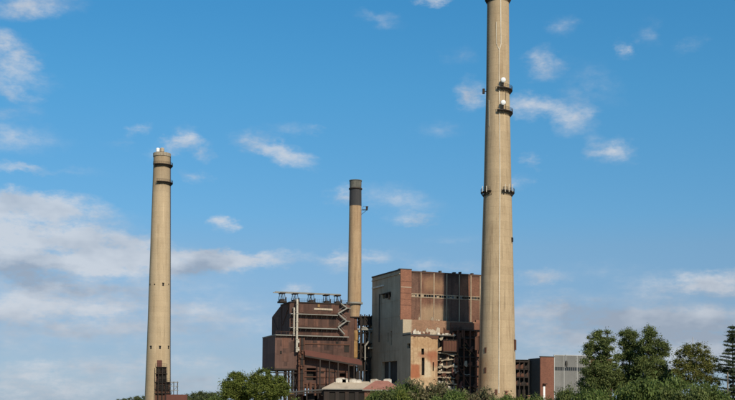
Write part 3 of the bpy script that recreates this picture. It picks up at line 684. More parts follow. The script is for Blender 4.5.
# faded plate under the roof edge
a, z = fa(314, 309.5); a2, z2 = fa(332.5, 308.7); MB().box(a, a2, -.14, -.02, z, z2).box(a - .05, a2 + .05, -.2, -.02, z - .1, z).build('faded_plate', 'mullion', body)
a, z = fa(318.5, 306.2); MB().box(a - .35, a + .35, -.3, -.02, z - .3, z + .6).build('lamp', 'yellow_rust', body)
tag(e, 'rusty brown boiler plant on steel legs with walkways and a rooftop hoist rail', 'plant')

# ------------------------------------------------------------------ steel gallery between plant and brick building
G = Frame('pipe_bridge', 357, 371, 12)
e = G.e; gx = [G.front(x, 340, 0)[0] for x in (360.5, 364.5, 369, 374)]
lev = [G.front(365, y, 0)[1] for y in (316, 324, 332, 343, 357, 370, 384)]
fr = MB()
for a in gx:
    for b in (0, 4): fr.box(a - .18, a + .18, b - .18, b + .18, 0, lev[0] + .6)
fr.build('frame', 'dark_steel', e)
for k, z in enumerate(lev):
    MB().box(gx[0] - .3, gx[-1] + .2, -.35, 4.35, z - .28, z).build('deck', 'dark_steel', e)
for k in range(len(lev) - 1):
    for i in range(3):
        if (i + k) % 2: MB().bar((gx[i], 0, lev[k]), (gx[i + 1], 0, lev[k + 1]), .14).build('brace', 'dark_steel', e)
        else: MB().bar((gx[i + 1], 4, lev[k]), (gx[i], 4, lev[k + 1]), .14).build('brace', 'dark_steel', e)
MB().box(gx[0], gx[-1], .3, 3.6, lev[1] + .1, lev[0] - .2).build('gallery_cladding', 'soot_black', e)
MB().box(gx[0] - .4, gx[1], .5, 3.6, lev[5], lev[3]).build('gallery_cladding', 'interior_dark', e)
MB().box(gx[2], gx[3], .5, 3.6, lev[6], lev[4]).build('gallery_cladding', 'interior_dark', e)
pp = [G.front(x, y, -.7) for x, y in ((362, 327), (366, 328), (369.5, 332), (369, 341), (365, 346), (365, 360))]
MB().tube([(a, -.7, z) for a, z in pp], .32, 8).build('bent_pipe', 'grey_steel', e)
a, z = G.front(366, 329.5, -1); MB().tube([(gx[0] - 3, -1, z), (gx[-1], -1, z)], .34, 8).build('pipe', 'grey_steel', e)
a, z = G.front(372, 348, -1); MB().box(gx[2] - .5, gx[-1] + .2, -1.4, .2, z - .3, z + .3).build('ledge', 'stucco', e)
tag(e, 'dark steel pipe gallery in the gap between brown plant and brick building', 'gallery')

# ------------------------------------------------------------------ brick boiler house
H = Frame('boiler_house', 399.3, 350, 22)
e = H.e
def fr_(px, py, b=0): return H.front(px, py, b)
ztop = H.front(399.3, 270.2)[1]; Lw = H.side(372, 300)[0]; aE = H.front(497, 300)[0]
B2 = -2.4; B3 = -8.6                                   # faces of the two lower steps towards the viewer
z2 = H.front(404, 319.2, B2)[1]; z3 = H.front(412, 332, B3)[1]
z2b = z2
def sd(px, py): return H.side(px, py, 0)
# side wall with door and slots
holes = []
for (x0, x1, y0, y1) in ((397, 381.5, 382.5, 362), (371.8, 368.3, 379, 365.5), (391, 382.5, 297, 293.4), (391.8, 390.4, 345, 331), (388.6, 387.4, 342, 333), (410, 407, 348, 343.5), (380.6, 379.6, 298, 294.5)):
    u0, za = sd(x0, y0); u1, zb_ = sd(x1, y1); holes.append((min(u0, u1), max(u0, u1), za, zb_))
sw = MB(); back_u = Lw + 7
wall_open(sw, 0, Lw, 0, ztop, [h for h in holes if 0 < h[0] and h[1] < Lw], 1.6, lambda u, d, z: (d, u, z))
side_wall = sw.build('side_wall', 'stucco', e)
sw = MB(); wall_open(sw, B2, 0, 0, z2, [], .6, lambda u, d, z: (d, u, z)); sw.build('step_side_wall', 'stucco', e)
sw = MB(); wall_open(sw, B3, B2, 0, z3, [h for h in holes if h[0] > B3 and h[1] < B2], .8, lambda u, d, z: (d, u, z)); sw.build('step_side_wall', 'stucco', e)
# low back annex at the far end
zA = sd(369, 326)[1]; lowh = [h for h in holes if h[0] > Lw]
sw = MB(); wall_open(sw, Lw, Lw + 7.5, 0, zA, lowh, 1.0, lambda u, d, z: (d + .02, u, z)); sw.add([(.02, Lw, zA), (8, Lw, zA), (8, Lw + 7.5, zA), (.02, Lw + 7.5, zA)], [(0, 1, 2, 3)]).build('annex_wall', 'stucco', e)
# solid dark cores added inside to stop light leaks, back walls, roof
MB().box(1.7, aE - .6, 1.3, Lw - .6, 0, ztop - .9).build('dark_core', 'interior_dark', e)
MB().box(.9, 7, Lw + .1, Lw + 7, 0, zA - .3).build('dark_core', 'interior_dark', e)
MB().box(1.3, aE - 12, B3 + 1.2, .9, 0, z3 - .6).build('dark_core', 'interior_dark', e)
bw = MB().add([(0, Lw, 0), (aE, Lw, 0), (aE, Lw, ztop), (0, Lw, ztop)], [(0, 1, 2, 3)]).add([(aE, 0, 0), (aE, Lw, 0), (aE, Lw, ztop), (aE, 0, ztop)], [(0, 1, 2, 3)]); bw.build('rear_wall', 'stucco', e)
MB().add([(.1, .1, ztop - .5), (aE, .1, ztop - .5), (aE, Lw, ztop - .5), (.1, Lw, ztop - .5)], [(0, 1, 2, 3)]).build('roof', 'coping', e)
MB().box(-.22, .35, -.05, Lw + .1, ztop, ztop + .42).build('coping', 'coping', e)
MB().box(-.3, .1, 0, Lw, ztop - 1.2, ztop - .95).build('ledge', 'stucco', side_wall)
# pale beam sticking out of the side wall near the far end
u0, z = sd(384, 285.6); u1, _ = sd(373, 285.6); MB().box(-.45, .1, u0, u1, z - .22, z + .28).build('pale_beam', 'white_rubble', side_wall)
u0, z = sd(391, 293); u1, _ = sd(382.5, 293); MB().box(-.7, .1, u0, u1, z, z + .3).box(-.6, -.3, u0 + .4, u0 + 1.2, z - 2.0, z).box(-.5, -.2, u0 + 3, u0 + 3.8, z - 1.4, z).build('broken_canopy', 'dark_steel', side_wall)
u0, z = sd(380, 300); MB().tube([(-.25, u0, z - 14), (-.25, u0, z + 2)], .16, 8).build('drain_pipe', 'coping', side_wall)
u0, z = sd(389.5, 381); u1, z1 = sd(388.8, 362); MB().box(-.18, .3, u0, u0 + .3, z, z1).build('door_post', 'grey_steel', side_wall)
u0, z = sd(396, 366); u1, _ = sd(382, 366); MB().box(1.2, 1.5, u0 - 2, u1 + 2, 0, z + 6).build('door_leaf', 'coping', side_wall)
for y in (300, 316, 333, 350):
    u0, z = sd(398, y); MB().box(-.05, .05, .02, Lw - .02, z - .06, z + .06).build('pour_joint', 'stucco', side_wall)
# corner pier in red brick
aP = fr_(411, 300)[0]
MB().box(.02, aP, -.35, 1.2, z2 - 2, ztop + .30).build('corner_pier', 'brick_red', e)
MB().box(-.25, aP + .1, -.45, 1.2, ztop + .30, ztop + .55).build('pier_cap', 'coping', e)
for y in (281.5, 287.2, 293, 299, 305):
    z = fr_(405, y)[1]; MB().box(.08, aP - .02, -.40, -.3, z - .11, z + .11).build('brick_band', 'brick_dark' if y != 287.2 else 'mullion', e)
# infill panels between pale mullions, upper and lower row, broken window band between
xs = [411, 420.8, 433.8, 446.6, 459.2, 470.8, 480, 497]
av = [fr_(x, 292)[0] for x in xs]
zu1 = ztop - .45; zu0 = fr_(411, 293.2)[1]; zb0_ = fr_(411, 297.0)[1]; zl0 = z2 - 1.5
S0 = av[3]; S1 = fr_(467, 300)[0]
# scorched plaster, soot along the top and one darker upper patch, fixed to the wall
soot = [(fr_(421, 300)[0], fr_(447, 300)[0], zl0 - 2, fr_(430, 306)[1], 1.2, .62, (.38, .27, .165)), (fr_(424, 300)[0], fr_(444, 300)[0], zu0 + 1, fr_(430, 279)[1], 1.2, .5, (.33, .20, .11)), (av[0] - 1, av[-1], zu1 - .9, zu1 + 1, .5, .5, (.035, .022, .016)), (fr_(440, 300)[0], fr_(462, 300)[0], zu0 + 4, zu1 + 1, 1.2, .55, (.03, .02, .016))]
weathered('infill', (.125, .063, .043), (.17, .088, .060), (.05, .026, .020), drip=1.8, objvar=.25, big=.35, streak=.8, samt=.9, soot=soot, brick=(.6, .25))
weathered('mullion_burnt', (.30, .225, .155), (.40, .31, .22), (.13, .07, .045), drip=1.5, big=.6, streak=1.5, samt=.9)
weathered('step_brick', (.25, .145, .09), (.31, .185, .12), (.20, .095, .055), big=.3, streak=.7, samt=.6, brick=(.6, .25), soot=[(-1, fr_(411.5, 320, B2)[0], 0, 80, .3, .9, (.42, .35, .25))])
for i in range(len(av) - 1):
    MB().box(av[i] + .02, av[i + 1] - .02, .02, .5, zu0, zu1).build('panel', 'infill', e)
    MB().box(av[i] + .02, av[i + 1] - .02, .04, .5, zl0, zb0_).build('panel', 'infill', e)
for i in range(1, len(av) - 1):
    MB().box(av[i] - .17, av[i] + .17, -.16, .3, zl0, zu1 + .1).build('mullion', 'mullion_burnt', e)
wb = MB().box(av[0], av[-1], -.08, .3, zb0_ - .02, zb0_ + .22).box(av[0], av[-1], -.08, .3, zu0 - .22, zu0 + .03).build('window_band', 'mullion_burnt', e)
random.seed(3)
for i in range(len(av) - 1):
    n = 5; w = (av[i + 1] - av[i] - .5) / n
    for k in range(n):
        x = av[i] + .27 + k * w; q = random.random()
        if q < .38: MB().box(x + .04, x + w - .04, .05, .1, zb0_ + .25, zu0 - .25 - random.random() * .3).build('pane', 'mullion_burnt', wb)
        elif q < .7: MB().box(x + .04, x + w - .04, .07, .1, zb0_ + .25, zu0 - .25).build('pane', 'window_glass', wb)
        MB().box(x - .05, x + .05, -.04, .12, zb0_ + .2, zu0 - .2).build('glazing_bar', 'mullion_burnt', wb)
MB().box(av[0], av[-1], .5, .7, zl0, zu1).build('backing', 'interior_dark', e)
MB().box(av[0] - .05, av[-1], -.12, .5, zu1, zu1 + .5).build('parapet', 'infill', e)
for x, w, h in ((425, .4, .25), (441, .3, .5), (455, .4, .3), (461, .25, .5), (473, .3, .35)):
    a = fr_(x, 275)[0]; MB().box(a - w, a + w, .2, 1.4, zu1 + .5, zu1 + .5 + h).box(a - w * 1.2, a + w * 1.2, .1, 1.5, zu1 + .5 + h, zu1 + .6 + h).build('roof_vent', 'coping', e)
# first step: brick parapet
aS = fr_(476.5, 320, B2)[0]
MB().box(.02, aS, B2, B2 + .5, z3 - 3, z2).build('step_wall', 'step_brick', e)
MB().add([(.02, B2, z2 - .3), (aE, B2, z2 - .3), (aE, .3, z2 - .3), (.02, .3, z2 - .3)], [(0, 1, 2, 3)]).build('step_roof', 'coping', e)
for x in (414.5, 419, 432, 436, 438.5, 441, 449, 453):
    a, z = fr_(x, 318, B2 + 1.2); w = random.uniform(.15, .5); h = random.uniform(.3, 1.2)
    MB().prism([(a - w, z2 - .3), (a + w, z2 - .3), (a + w * .6, z2 + h * .8), (a - w * .2, z2 + h), (a - w * .9, z2 + h * .4)], 1, B2 + .9, B2 + 1.2).build('broken_cladding', random.choice(['mullion_burnt', 'concrete_slab', 'stucco_light', 'brick_dark']), e)
MB().box(fr_(476, 320, B2)[0], fr_(482, 320, B2)[0], B2 - .1, B2 + .6, 0, fr_(478, 320, B2)[1]).build('pier', 'brick_red', e)
# second step: scorched front wall
def f3(px, py): return H.front(px, py, B3)
aW = f3(437.5, 360)[0]
hs_ = []
for (x0, x1, y0, y1) in ((421.6, 424.6, 375, 357.5), (421.4, 424.2, 354.5, 348.5), (432.6, 434.0, 371, 362), (426, 428, 392, 386)):
    p, q = f3(x0, y0), f3(x1, y1); hs_.append((p[0], q[0], p[1], q[1]))
rust = [(.0, f3(420, 360)[0], f3(420, 378)[1], f3(420, 364)[1], .35, .95, (.30, .105, .05)), (f3(418, 360)[0], f3(437, 360)[0], f3(420, 358)[1], f3(420, 352)[1], .6, .75, (.26, .11, .06)), (f3(428, 360)[0], f3(438, 360)[0], f3(420, 366)[1], f3(420, 350)[1], .5, .7, (.28, .10, .05)),
        (f3(413, 340)[0], f3(440, 340)[0], f3(420, 348)[1], f3(420, 338)[1], .6, .65, (.34, .20, .10)), (f3(424.5, 360)[0], f3(431, 360)[0], f3(420, 377)[1], f3(420, 361)[1], .4, .75, (.50, .42, .29))]
weathered('scorched_plaster', (.36, .235, .13), (.47, .34, .21), (.22, .10, .055), big=.8, streak=1.3, samt=.9, fine=.8, drip=1.5, soot=rust)
fw = MB(); wall_open(fw, 0, aW, 0, z3 - .9, hs_, .7, lambda u, d, z: (u, B3 + d, z)); fw.build('step_front_wall', 'scorched_plaster', e)
MB().box(-.1, aW + 6, B3 - .12, B2, z3 - .9, z3 - .55).build('step_roof', 'coping', e)
# torn eaves: ragged fascia over the wall top, its dark tone doubling as cornice shadow
random.seed(29); pts = [(aW + .3, z3 - .92), (.05, z3 - .92)]
for i in range(15): pts.append((.05 + (aW + .2) * i / 14, z3 - 1.0 - random.uniform(.05, .5) - (1.3 * random.random() if i > 9 else 0)))
MB().prism(pts, 1, B3 - .16, B3 - .03).build('torn_fascia_shadow', 'rust_steel', e)
# ragged white parapet remains on that roof
random.seed(11)
def ragged(x0, x1, y0, y1, b, m_='white_rubble', n=6):
    a, z = H.front(x0, y1, b); a2, zz_ = H.front(x1, y0, b); pts = [(a, z3 - .56)]
    for i in range(n + 1): pts.append((a + (a2 - a) * i / n, z + (zz_ - z) * random.uniform(.25, 1)))
    pts.append((a2, z3 - .56)); MB().prism(pts, 1, b, b + .35).build('parapet_remnant', m_, e)
ragged(413, 421, 328.5, 335, B3 + .2, 'white_rubble', 7); ragged(421, 430, 331.5, 335, B3 + .3, 'brick_dark', 9); ragged(437.5, 450.5, 331.5, 336.5, B3 + .15, 'white_rubble', 9); ragged(426, 440, 327.5, 334, B3 + 3, 'mullion', 10); ragged(444, 462, 326, 334, B3 + 4, 'rust_steel', 10)
for k in range(16):
    x = random.uniform(414, 456); a, _ = H.front(x, 335, B3 + 1); w = random.uniform(.2, .6); h = random.uniform(.3, 1.2); b = B3 + random.uniform(.8, 3.5)
    o = MB().prism([(-w, 0), (w, 0), (w * .5, h * .7), (-w * .3, h)], 1, -w, w).build('rubble', random.choice(['white_rubble', 'stucco_light', 'concrete_slab', 'brick_dark']), e); o.location = (a, b, z3 - .56); o.rotation_euler.z = random.uniform(0, 3)
# broken bay with floor slabs open to the front
aB = f3(458.5, 360)[0]; aF = f3(483, 360)[0]
zs = [f3(445, y)[1] for y in (352.5, 359, 365.5, 371.5, 377, 383, 389)]
for k, z in enumerate(zs):
    n = 9; pts = [(aW, B3 + 3)] + [(aW + (aB - aW) * i / n, B3 + random.uniform(-.1, .8)) for i in range(n + 1)] + [(aB, B3 + 3)]
    sb = MB().prism(pts, 2, z - random.uniform(.25, .5), z); tl = random.uniform(-.09, .09); mid = (aW + aB) / 2
    sb.v = [(x, y, zz_ + (x - mid) * tl - max(0, (B3 + .6 - y)) * random.uniform(0, .9)) for x, y, zz_ in sb.v]; sb.build('floor_slab', 'concrete_slab', e)
    for j in range(5):
        w = random.uniform(.3, .9); h = random.uniform(.3, 1.4); x = random.uniform(aW + .5, aB - .6)
        o = MB().prism([(-w, 0), (w, 0), (w * .6, h), (-w * .7, h * .6)], 1, -w * .7, w * .7).build('rubble', random.choice(['concrete_slab', 'stucco_light', 'white_rubble', 'rust_steel']), e); o.location = (x, B3 + random.uniform(.6, 1.8), z); o.rotation_euler.z = random.uniform(0, 3)
for a in (aW + .2, (aW + aB) / 2, aB - .2): MB().box(a - .2, a + .2, B3 + .9, B3 + 1.3, 0, z3 - .9).build('column', 'rust_steel', e)
MB().box(aW + .05, aB - .05, B3 + 2.4, B3 + 3, 0, z3 - .92).build('bay_back_wall', 'brick_dark', e)
for k in range(34):
    x = random.uniform(aW + .2, aF - .4); z = random.uniform(6, z3 - 2); b = B3 + random.uniform(-.3, .5); q = [Vector((x, b, z))]
    for j in range(3): q.append(q[-1] + Vector((random.uniform(-1.3, 1.3), random.uniform(-.5, .2), random.uniform(-1.6, .5))))
    MB().tube(q, random.uniform(.05, .13), 5).build('bent_bar', random.choice(['rust_steel', 'dark_steel', 'yellow_rust', 'grey_steel']), e)
for k in range(16):
    w = random.uniform(.4, 1.1); h = random.uniform(.8, 2.6); x = random.uniform(aW, aF - .8); z = random.uniform(8, z3 - 1.5)
    o = MB().prism([(-w, 0), (w * .4, -h * .3), (w, 0), (w * .8, h), (-w * .3, h * .8)], 1, -.05, .05).build('hanging_sheet', random.choice(['rust_steel', 'brown_clad', 'scorched_plaster', 'concrete_slab', 'red_rust_roof']), e); o.location = (x, B3 + random.uniform(-.1, .6), z); o.rotation_euler = (random.uniform(-.3, .3), random.uniform(-.4, .4), random.uniform(-.6, .6))
# rusty hopper hanging in the bay
p, q = f3(442, 351.5), f3(456, 340.5)
hp = MB().box(p[0], q[0], B3 - 1.1, B3 + .9, p[1], q[1]).build('hopper', 'rust_steel', e)
for i in range(6): a = p[0] + (q[0] - p[0]) * i / 5; MB().box(a - .1, a + .1, B3 - 1.25, B3 - 1.1, p[1], q[1]).build('rib', 'red_rust_roof', hp)
for z in (p[1], q[1]): MB().box(p[0] - .1, q[0] + .1, B3 - 1.3, B3 - 1.05, z - .12, z + .12).build('rim', 'dark_steel', hp)
# steel bay towards the chimney, its dark tone standing in for the chimney's shadow
aF = f3(483, 360)[0]
zf = [f3(470, y)[1] for y in (330, 338, 348, 357, 366, 376, 386)]
for a in [aB + (aF - aB) * i / 4 for i in range(5)]:
    for b in (B3 + .6, B3 + 4.5): MB().box(a - .22, a + .22, b - .22, b + .22, 0, zf[0]).build('shade_bay_column', 'rust_steel', e)
for z in zf:
    MB().box(aB, aF + .2, B3 + .45, B3 + .8, z - .2, z + .2).build('shade_bay_beam', 'dark_steel', e)
    MB().box(aB, aF + .2, B3 + 1.0, B3 + 5.5, z - .32, z - .21).build('shade_bay_floor', 'dark_steel', e)
MB().box(aB, aF + 4, B3 + 5.6, B3 + 6.0, 0, z2 - .4).build('shade_bay_wall', 'brick_dark', e)
for k in range(len(zf) - 1):
    i = k % 4; a = aB + (aF - aB) * i / 4; a2 = aB + (aF - aB) * (i + 1) / 4; MB().bar((a, B3 + .5, zf[k]), (a2, B3 + .5, zf[k + 1]), .16).build('shade_bay_brace', 'rust_steel', e)
for x, y0, y1 in ((459.5, 333, 347), (462, 330, 337), (466, 340, 343)):
    p, q = f3(x, y1), f3(x + 1.6, y0); MB().box(p[0], q[0], B3 + .3, B3 + .4, p[1], q[1]).build('hanging_sheet', 'rust_steel', e)
tag(e, 'burnt-out brick and plaster boiler house with a scorched ragged front', 'building')

# ------------------------------------------------------------------ low sheds in front of the plant
def shed(name, label, Y, eave_l, eave_r, ridge_l, ridge_r, depth, mat, wall, ov=.5):
    """gabled shed: front eave and ridge sighted at their own depth, walls down to the ground"""
    el_, er = P(*eave_l, Y), P(*eave_r, Y); rl_, rr = P(*ridge_l, Y + depth / 2), P(*ridge_r, Y + depth / 2)
    ze = (el_.z + er.z) / 2; zr_ = (rl_.z + rr.z) / 2
    e = empty(name, (el_.x, Y, 0)); o = Vector((el_.x, Y, 0)); x1 = er.x - o.x; r0 = rl_.x - o.x; r1 = rr.x - o.x
    th = .16
    def sl(pts, nm): MB().add([(p[0], p[1], p[2] - th) for p in pts] + pts, [tuple(range(len(pts)))[::-1], tuple(range(len(pts), 2 * len(pts)))] + [(i, (i + 1) % len(pts), len(pts) + (i + 1) % len(pts), len(pts) + i) for i in range(len(pts))]).build(nm, mat, e)
    sl([(0, 0, ze), (x1, 0, ze), (r1, depth / 2, zr_), (r0, depth / 2, zr_)], 'roof_slope')
    sl([(x1, depth, ze), (0, depth, ze), (r0, depth / 2, zr_), (r1, depth / 2, zr_)], 'roof_slope')
    if abs(r0) > .3: sl([(0, depth, ze), (0, 0, ze), (r0, depth / 2, zr_)], 'roof_hip')
    if abs(x1 - r1) > .3: sl([(x1, 0, ze), (x1, depth, ze), (r1, depth / 2, zr_)], 'roof_hip')
    w = MB(); n = max(2, int(x1 / 3.4)); hl = [(ov + 1 + i * (x1 - 2 * ov - 2) / n + .5, ov + 1 + (i + 1) * (x1 - 2 * ov - 2) / n - .5, 1.0, ze - 1.0) for i in range(n)]
    wall_open(w, ov, x1 - ov, 0, ze - th - .01, hl, .35, lambda u, d, z: (u, ov + d, z))
    for u in (ov, x1 - ov): w.add([(u, ov, 0), (u, depth - ov, 0), (u, depth - ov, ze - th - .01), (u, ov, ze - th - .01)], [(0, 1, 2, 3)])
    w.add([(ov, depth - ov, 0), (x1 - ov, depth - ov, 0), (x1 - ov, depth - ov, ze - th - .01), (ov, depth - ov, ze - th - .01)], [(0, 1, 2, 3)])
    w.build('wall', wall, e)
    for h in hl: MB().box(h[0], h[1], ov + .3, ov + .34, h[2], h[3]).build('window', 'interior_dark', e)
    MB().box(-.05, x1 + .05, -.14, .02, ze - .34, ze - .1).build('gutter', 'grey_steel', e)
    tag(e, label, 'shed')
    return e, o, ze, zr_, x1
se, so_, ze, zr_, x1 = shed('long_shed', 'low shed with a pale beige roof below the brown plant', 300, (322, 389), (372, 387.6), (336, 382), (389, 380.8), 13, 'roof_beige', 'dark_steel')  # dark wall material stands in for the shade below the roof
random.seed(5)
for px, w, h, py in ((341, 1.4, 1.0, 381), (345.3, .8, .8, 381), (353, 1.0, .7, 381), (359, .7, .5, 381), (374.5, 1.1, .7, 380), (379, .6, .4, 380), (387.5, 1.1, .8, 380)):
    p = P(px, py, 300 + 6.3); x = p.x - so_.x
    o = MB().box(x - w, x + w, 5.4, 6.9, zr_ - .55, zr_ + h * .7); o.prism([(x - w * 1.08, zr_ + h * .7), (x + w * 1.08, zr_ + h * .7), (x + w * .5, zr_ + h), (x - w * .6, zr_ + h * .92)], 1, 5.3, 7.0); o.build('roof_unit', 'white_rubble', se)
shed('small_shed', 'small shed with a faded red hipped roof beside the bushes', 284, (362.5, 389.2), (401.5, 389.2), (375.5, 380.6), (388, 380.6), 11, 'roof_red', 'brick_dark')
# raised pipe rack running in front of the plant legs
K = Frame('pipe_rack', 285, 312, 0); e = K.e
pts = [K.front(x, y) for x, y in ((284, 393.8), (324, 390.6), (366, 389.2))]
for (a, z), (a2, z2_) in zip(pts, pts[1:]):
    MB().bar((a, 0, z - .35), (a2, 0, z2_ - .35), 1.3, .35).build('beam', 'dark_steel', e)
for dy, r in ((-.5, .22), (.05, .28), (.55, .2)): MB().tube([(a, dy, z + r) for a, z in pts], r, 8).build('pipe', 'coping', e)
for i in range(8):
    k = i / 7 * (len(pts) - 1); j = min(int(k), len(pts) - 2); f_ = k - j; a = pts[j][0] + (pts[j + 1][0] - pts[j][0]) * f_; z = pts[j][1] + (pts[j + 1][1] - pts[j][1]) * f_
    MB().box(a - .16, a + .16, -.5, -.2, 0, z - .6).box(a - .16, a + .16, .2, .5, 0, z - .6).box(a - .2, a + .2, -.55, .55, z - .8, z - .6).build('trestle', 'dark_steel', e)
for x, m_, w in ((292.5, 'yellow_rust', 1.3), (301, 'rust_steel', 1.6), (311, 'dark_steel', 2.2), (319, 'rust_steel', 1.2)):
    a, z = K.front(x, 396.5, 1.6); MB().box(a - w, a + w, 1.4, 3.0, 0, z + .3).box(a - w * .6, a + w * .3, 1.5, 2.8, z + .3, z + 1.0).build('pump_skid', m_, e)
tag(e, 'dark pipe rack running low across the front of the brown plant', 'pipe rack')

# ------------------------------------------------------------------ turbine hall on the right: ruin, brick end, grey cladding
T = Frame('turbine_hall', 540.3, 425, 18); e = T.e
zt_ = T.front(541, 356.8)[1]; aT = [T.front(x, 370)[0] for x in (540.3, 554.3, 564, 577, 590, 600, 612)]
du = T.side(528.3, 370)[0]
MB().box(.0, aT[1], 0, .6, 0, zt_).build('brick_wall', 'brick_hall', e)
MB().box(-.1, aT[1] + .1, -.12, .7, zt_, zt_ + .3).build('coping', 'coping', e)
sw = MB(); wall_open(sw, .6, du, 0, zt_ - .4, [(du * .3, du * .45, 3, 9), (du * .62, du * .8, 2, 7)], .8, lambda u, d, z: (d, u, z)); sw.build('side_wall', 'coping', e)  # near-black material paints in the shade on this face
MB().box(.85, aT[-1] - .1, .7, du, 0, zt_ - .7).build('dark_core', 'interior_dark', e)  # solid core added to keep light from leaking through
p, q = T.front(543.2, 396, 0), T.front(545.0, 386.3, 0); MB().box(p[0], q[0], -.12, .1, 0, q[1]).build('door', 'white_enamel', e)
p2, q2 = T.front(542.6, 386, 0), T.front(546, 383.5, 0); MB().box(p2[0], q2[0], -1.2, .1, q2[1] - .3, q2[1]).build('canopy', 'dark_steel', e)
zc_ = T.front(556, 355.4)[1]; zw0 = T.front(556, 370.3)[1]; zw1 = T.front(556, 366.8)[1]
for i in range(1, 4):
    MB().box(aT[i] + .03, aT[i + 1] - .03, .05, .5, zw1, zc_).build('cladding_sheet', 'grey_clad', e)
    MB().box(aT[i] + .03, aT[i + 1] - .03, .05, .5, 0, zw0).build('cladding_sheet', 'grey_clad', e)
    n = 6; w = (aT[i + 1] - aT[i] - .1) / n
    for k in range(n):
        x = aT[i] + .05 + k * w; MB().box(x + .10, x + w - .1, .25, .3, zw0, zw1).build('pane', 'window_glass', e)
        MB().box(x - .1, x + .1, .02, .4, zw0, zw1).build('glazing_bar', 'grey_clad', e)
for i in (1, 2, 3, 4): MB().box(aT[i] - .12, aT[i] + .12, -.1, .1, 0, zc_ + .1).build('downpipe', 'pale_strip', e)
MB().box(aT[1], aT[4], -.08, .6, zc_, zc_ + .3).build('roof_trim', 'pale_strip', e)
MB().box(aT[4] + .03, aT[6], .02, .6, 0, zt_ - .2).build('brick_wall', 'brick_hall', e)
MB().add([(.2, .3, zt_ - .45), (aT[-1], .3, zt_ - .45), (aT[-1], du, zt_ - .45), (.2, du, zt_ - .45)], [(0, 1, 2, 3)]).build('roof', 'coping', e)
a, z = T.front(565.6, 357, -.4); mb = MB().tube([(a, -.4, z - 4.2), (a, -.4, z + 1.0)], .16, 8).bar((a, .1, z - 3), (a, -.4, z - 3), .2).build('vent_pipe', 'pale_strip', e)
a2, z_ = T.front(566, 363.5, -.4); MB().lathe([(0, -1.4), (.35, -1.3), (.55, 0), (.4, 1.0), (0, 1.2)], 12).build('cowl', 'coping', e).location = (a + .3, -.45, z_)
tag(e, 'red brick and grey metal clad hall with a window strip right of tall chimney', 'building')
# collapsed steel bay beside it
T2 = Frame('ruined_steel_bay', 516, 432, 0); e = T2.e
ax = [T2.front(x, 380)[0] for x in (515, 519.5, 524, 528.8)]; zv = [T2.front(520, y)[1] for y in (361.5, 369, 377, 385)]
for i, a in enumerate(ax):
    for b in (0, 5): MB().box(a - .2, a + .2, b - .2, b + .2, 0, zv[0] + (.6 if i % 2 else -.4)).build('column', 'dark_steel', e)
for z in zv:
    MB().box(ax[0], ax[-1], -.15, .15, z - .25, z + .15).build('beam', 'dark_steel', e)
    MB().box(ax[0], ax[-1], .2, 1.55, z - .2, z - .1).build('floor', 'dark_steel', e)
MB().box(ax[0], ax[-1], 1.6, 1.9, 0, zv[0] + .5).build('back_wall', 'interior_dark', e)
MB().box(ax[0] - .3, ax[-1] + .3, -.4, 5.6, zv[0] + .6, zv[0] + .8).build('roof_sheet', 'coping', e)
for k in range(21):
    i = k % 3; z = zv[min((k // 3) % 4 + 1, len(zv) - 1)] if k < 18 else 0; a = ax[i] + random.uniform(.5, 1.4); w = random.uniform(.5, 1.2); h = random.uniform(.8, 2.2)
    o = MB().prism([(-w, 0), (w, 0), (w * .5, h), (-w * .8, h * .7)], 1, -.08, .08).build('torn_sheet', random.choice(['rust_steel', 'dark_steel', 'brown_clad', 'dark_steel']), e); o.location = (a, random.uniform(-.3, .1), z + .15); o.rotation_euler.z = random.uniform(-.4, .4)
tag(e, 'dark collapsed steel bay between the tall chimney and brick hall', 'ruin')

# ------------------------------------------------------------------ steel tower at the foot of the left chimney
Q = Frame('steel_tower', 163, 438, 8); e = Q.e
def qa(px, py): return Q.front(px, py)
def block(x0, x1, y0, y1, nm, m_, d0=-2, d1=2):
    p, q = qa(x0, y1), qa(x1, y0); return MB().box(p[0], q[0], d0, d1, p[1] if y1 < 399 else 0, q[1]).build(nm, m_, e), p[0], q[0], q[1]
block(157.0, 162.0, 360.2, 368, 'top_housing', 'red_rust_roof', -1, 1.2); block(156.3, 166.2, 366.8, 374, 'upper_stage', 'rust_steel', -1.6, 1.8)
block(155.8, 166.6, 373.5, 382, 'middle_stage', 'brown_clad', -1.8, 2.0); block(155.2, 169.6, 381.8, 400, 'lower_stage', 'rust_steel', -2.2, 2.4); block(165, 187.4, 394.6, 400, 'base_house', 'red_rust_roof', -2.6, 3)
for y, x0, x1 in ((367, 155.8, 166.6), (373.7, 155, 167.4), (382, 154.6, 170.4), (389, 154.8, 170.2), (393.2, 154.6, 171.5)):
    p, q = qa(x0, y), qa(x1, y); o = MB().box(p[0], q[0], -3.0, 2.6, p[1] - .15, p[1] + .1).build('landing', 'dark_steel', e); rl = MB()
    for i in range(6): a = p[0] + (q[0] - p[0]) * i / 5; rl.box(a - .05, a + .05, -2.98, -2.88, p[1] + .1, p[1] + 1.3)
    for h in (.7, 1.3): rl.box(p[0], q[0], -2.99, -2.87, p[1] + h - .04, p[1] + h + .04)
    rl.build('railing', 'dark_steel', o)
for x in (155.2, 159, 163, 166.6):
    a, z = qa(x, 368); MB().box(a - .14, a + .14, -3.0, -2.7, 0, z).build('post', 'dark_steel', e)
for (x, y) in ((159, 371), (163.5, 371), (160, 378.5), (164, 378), (158.5, 386), (162.5, 387), (167, 386.5)):
    a, z = qa(x, y); MB().box(a - .7, a + .7, -2.6, -1.5, z - .9, z + .8).box(a - .85, a + .85, -2.75, -1.5, z + .8, z + 1.0).build('window', 'interior_dark', e)
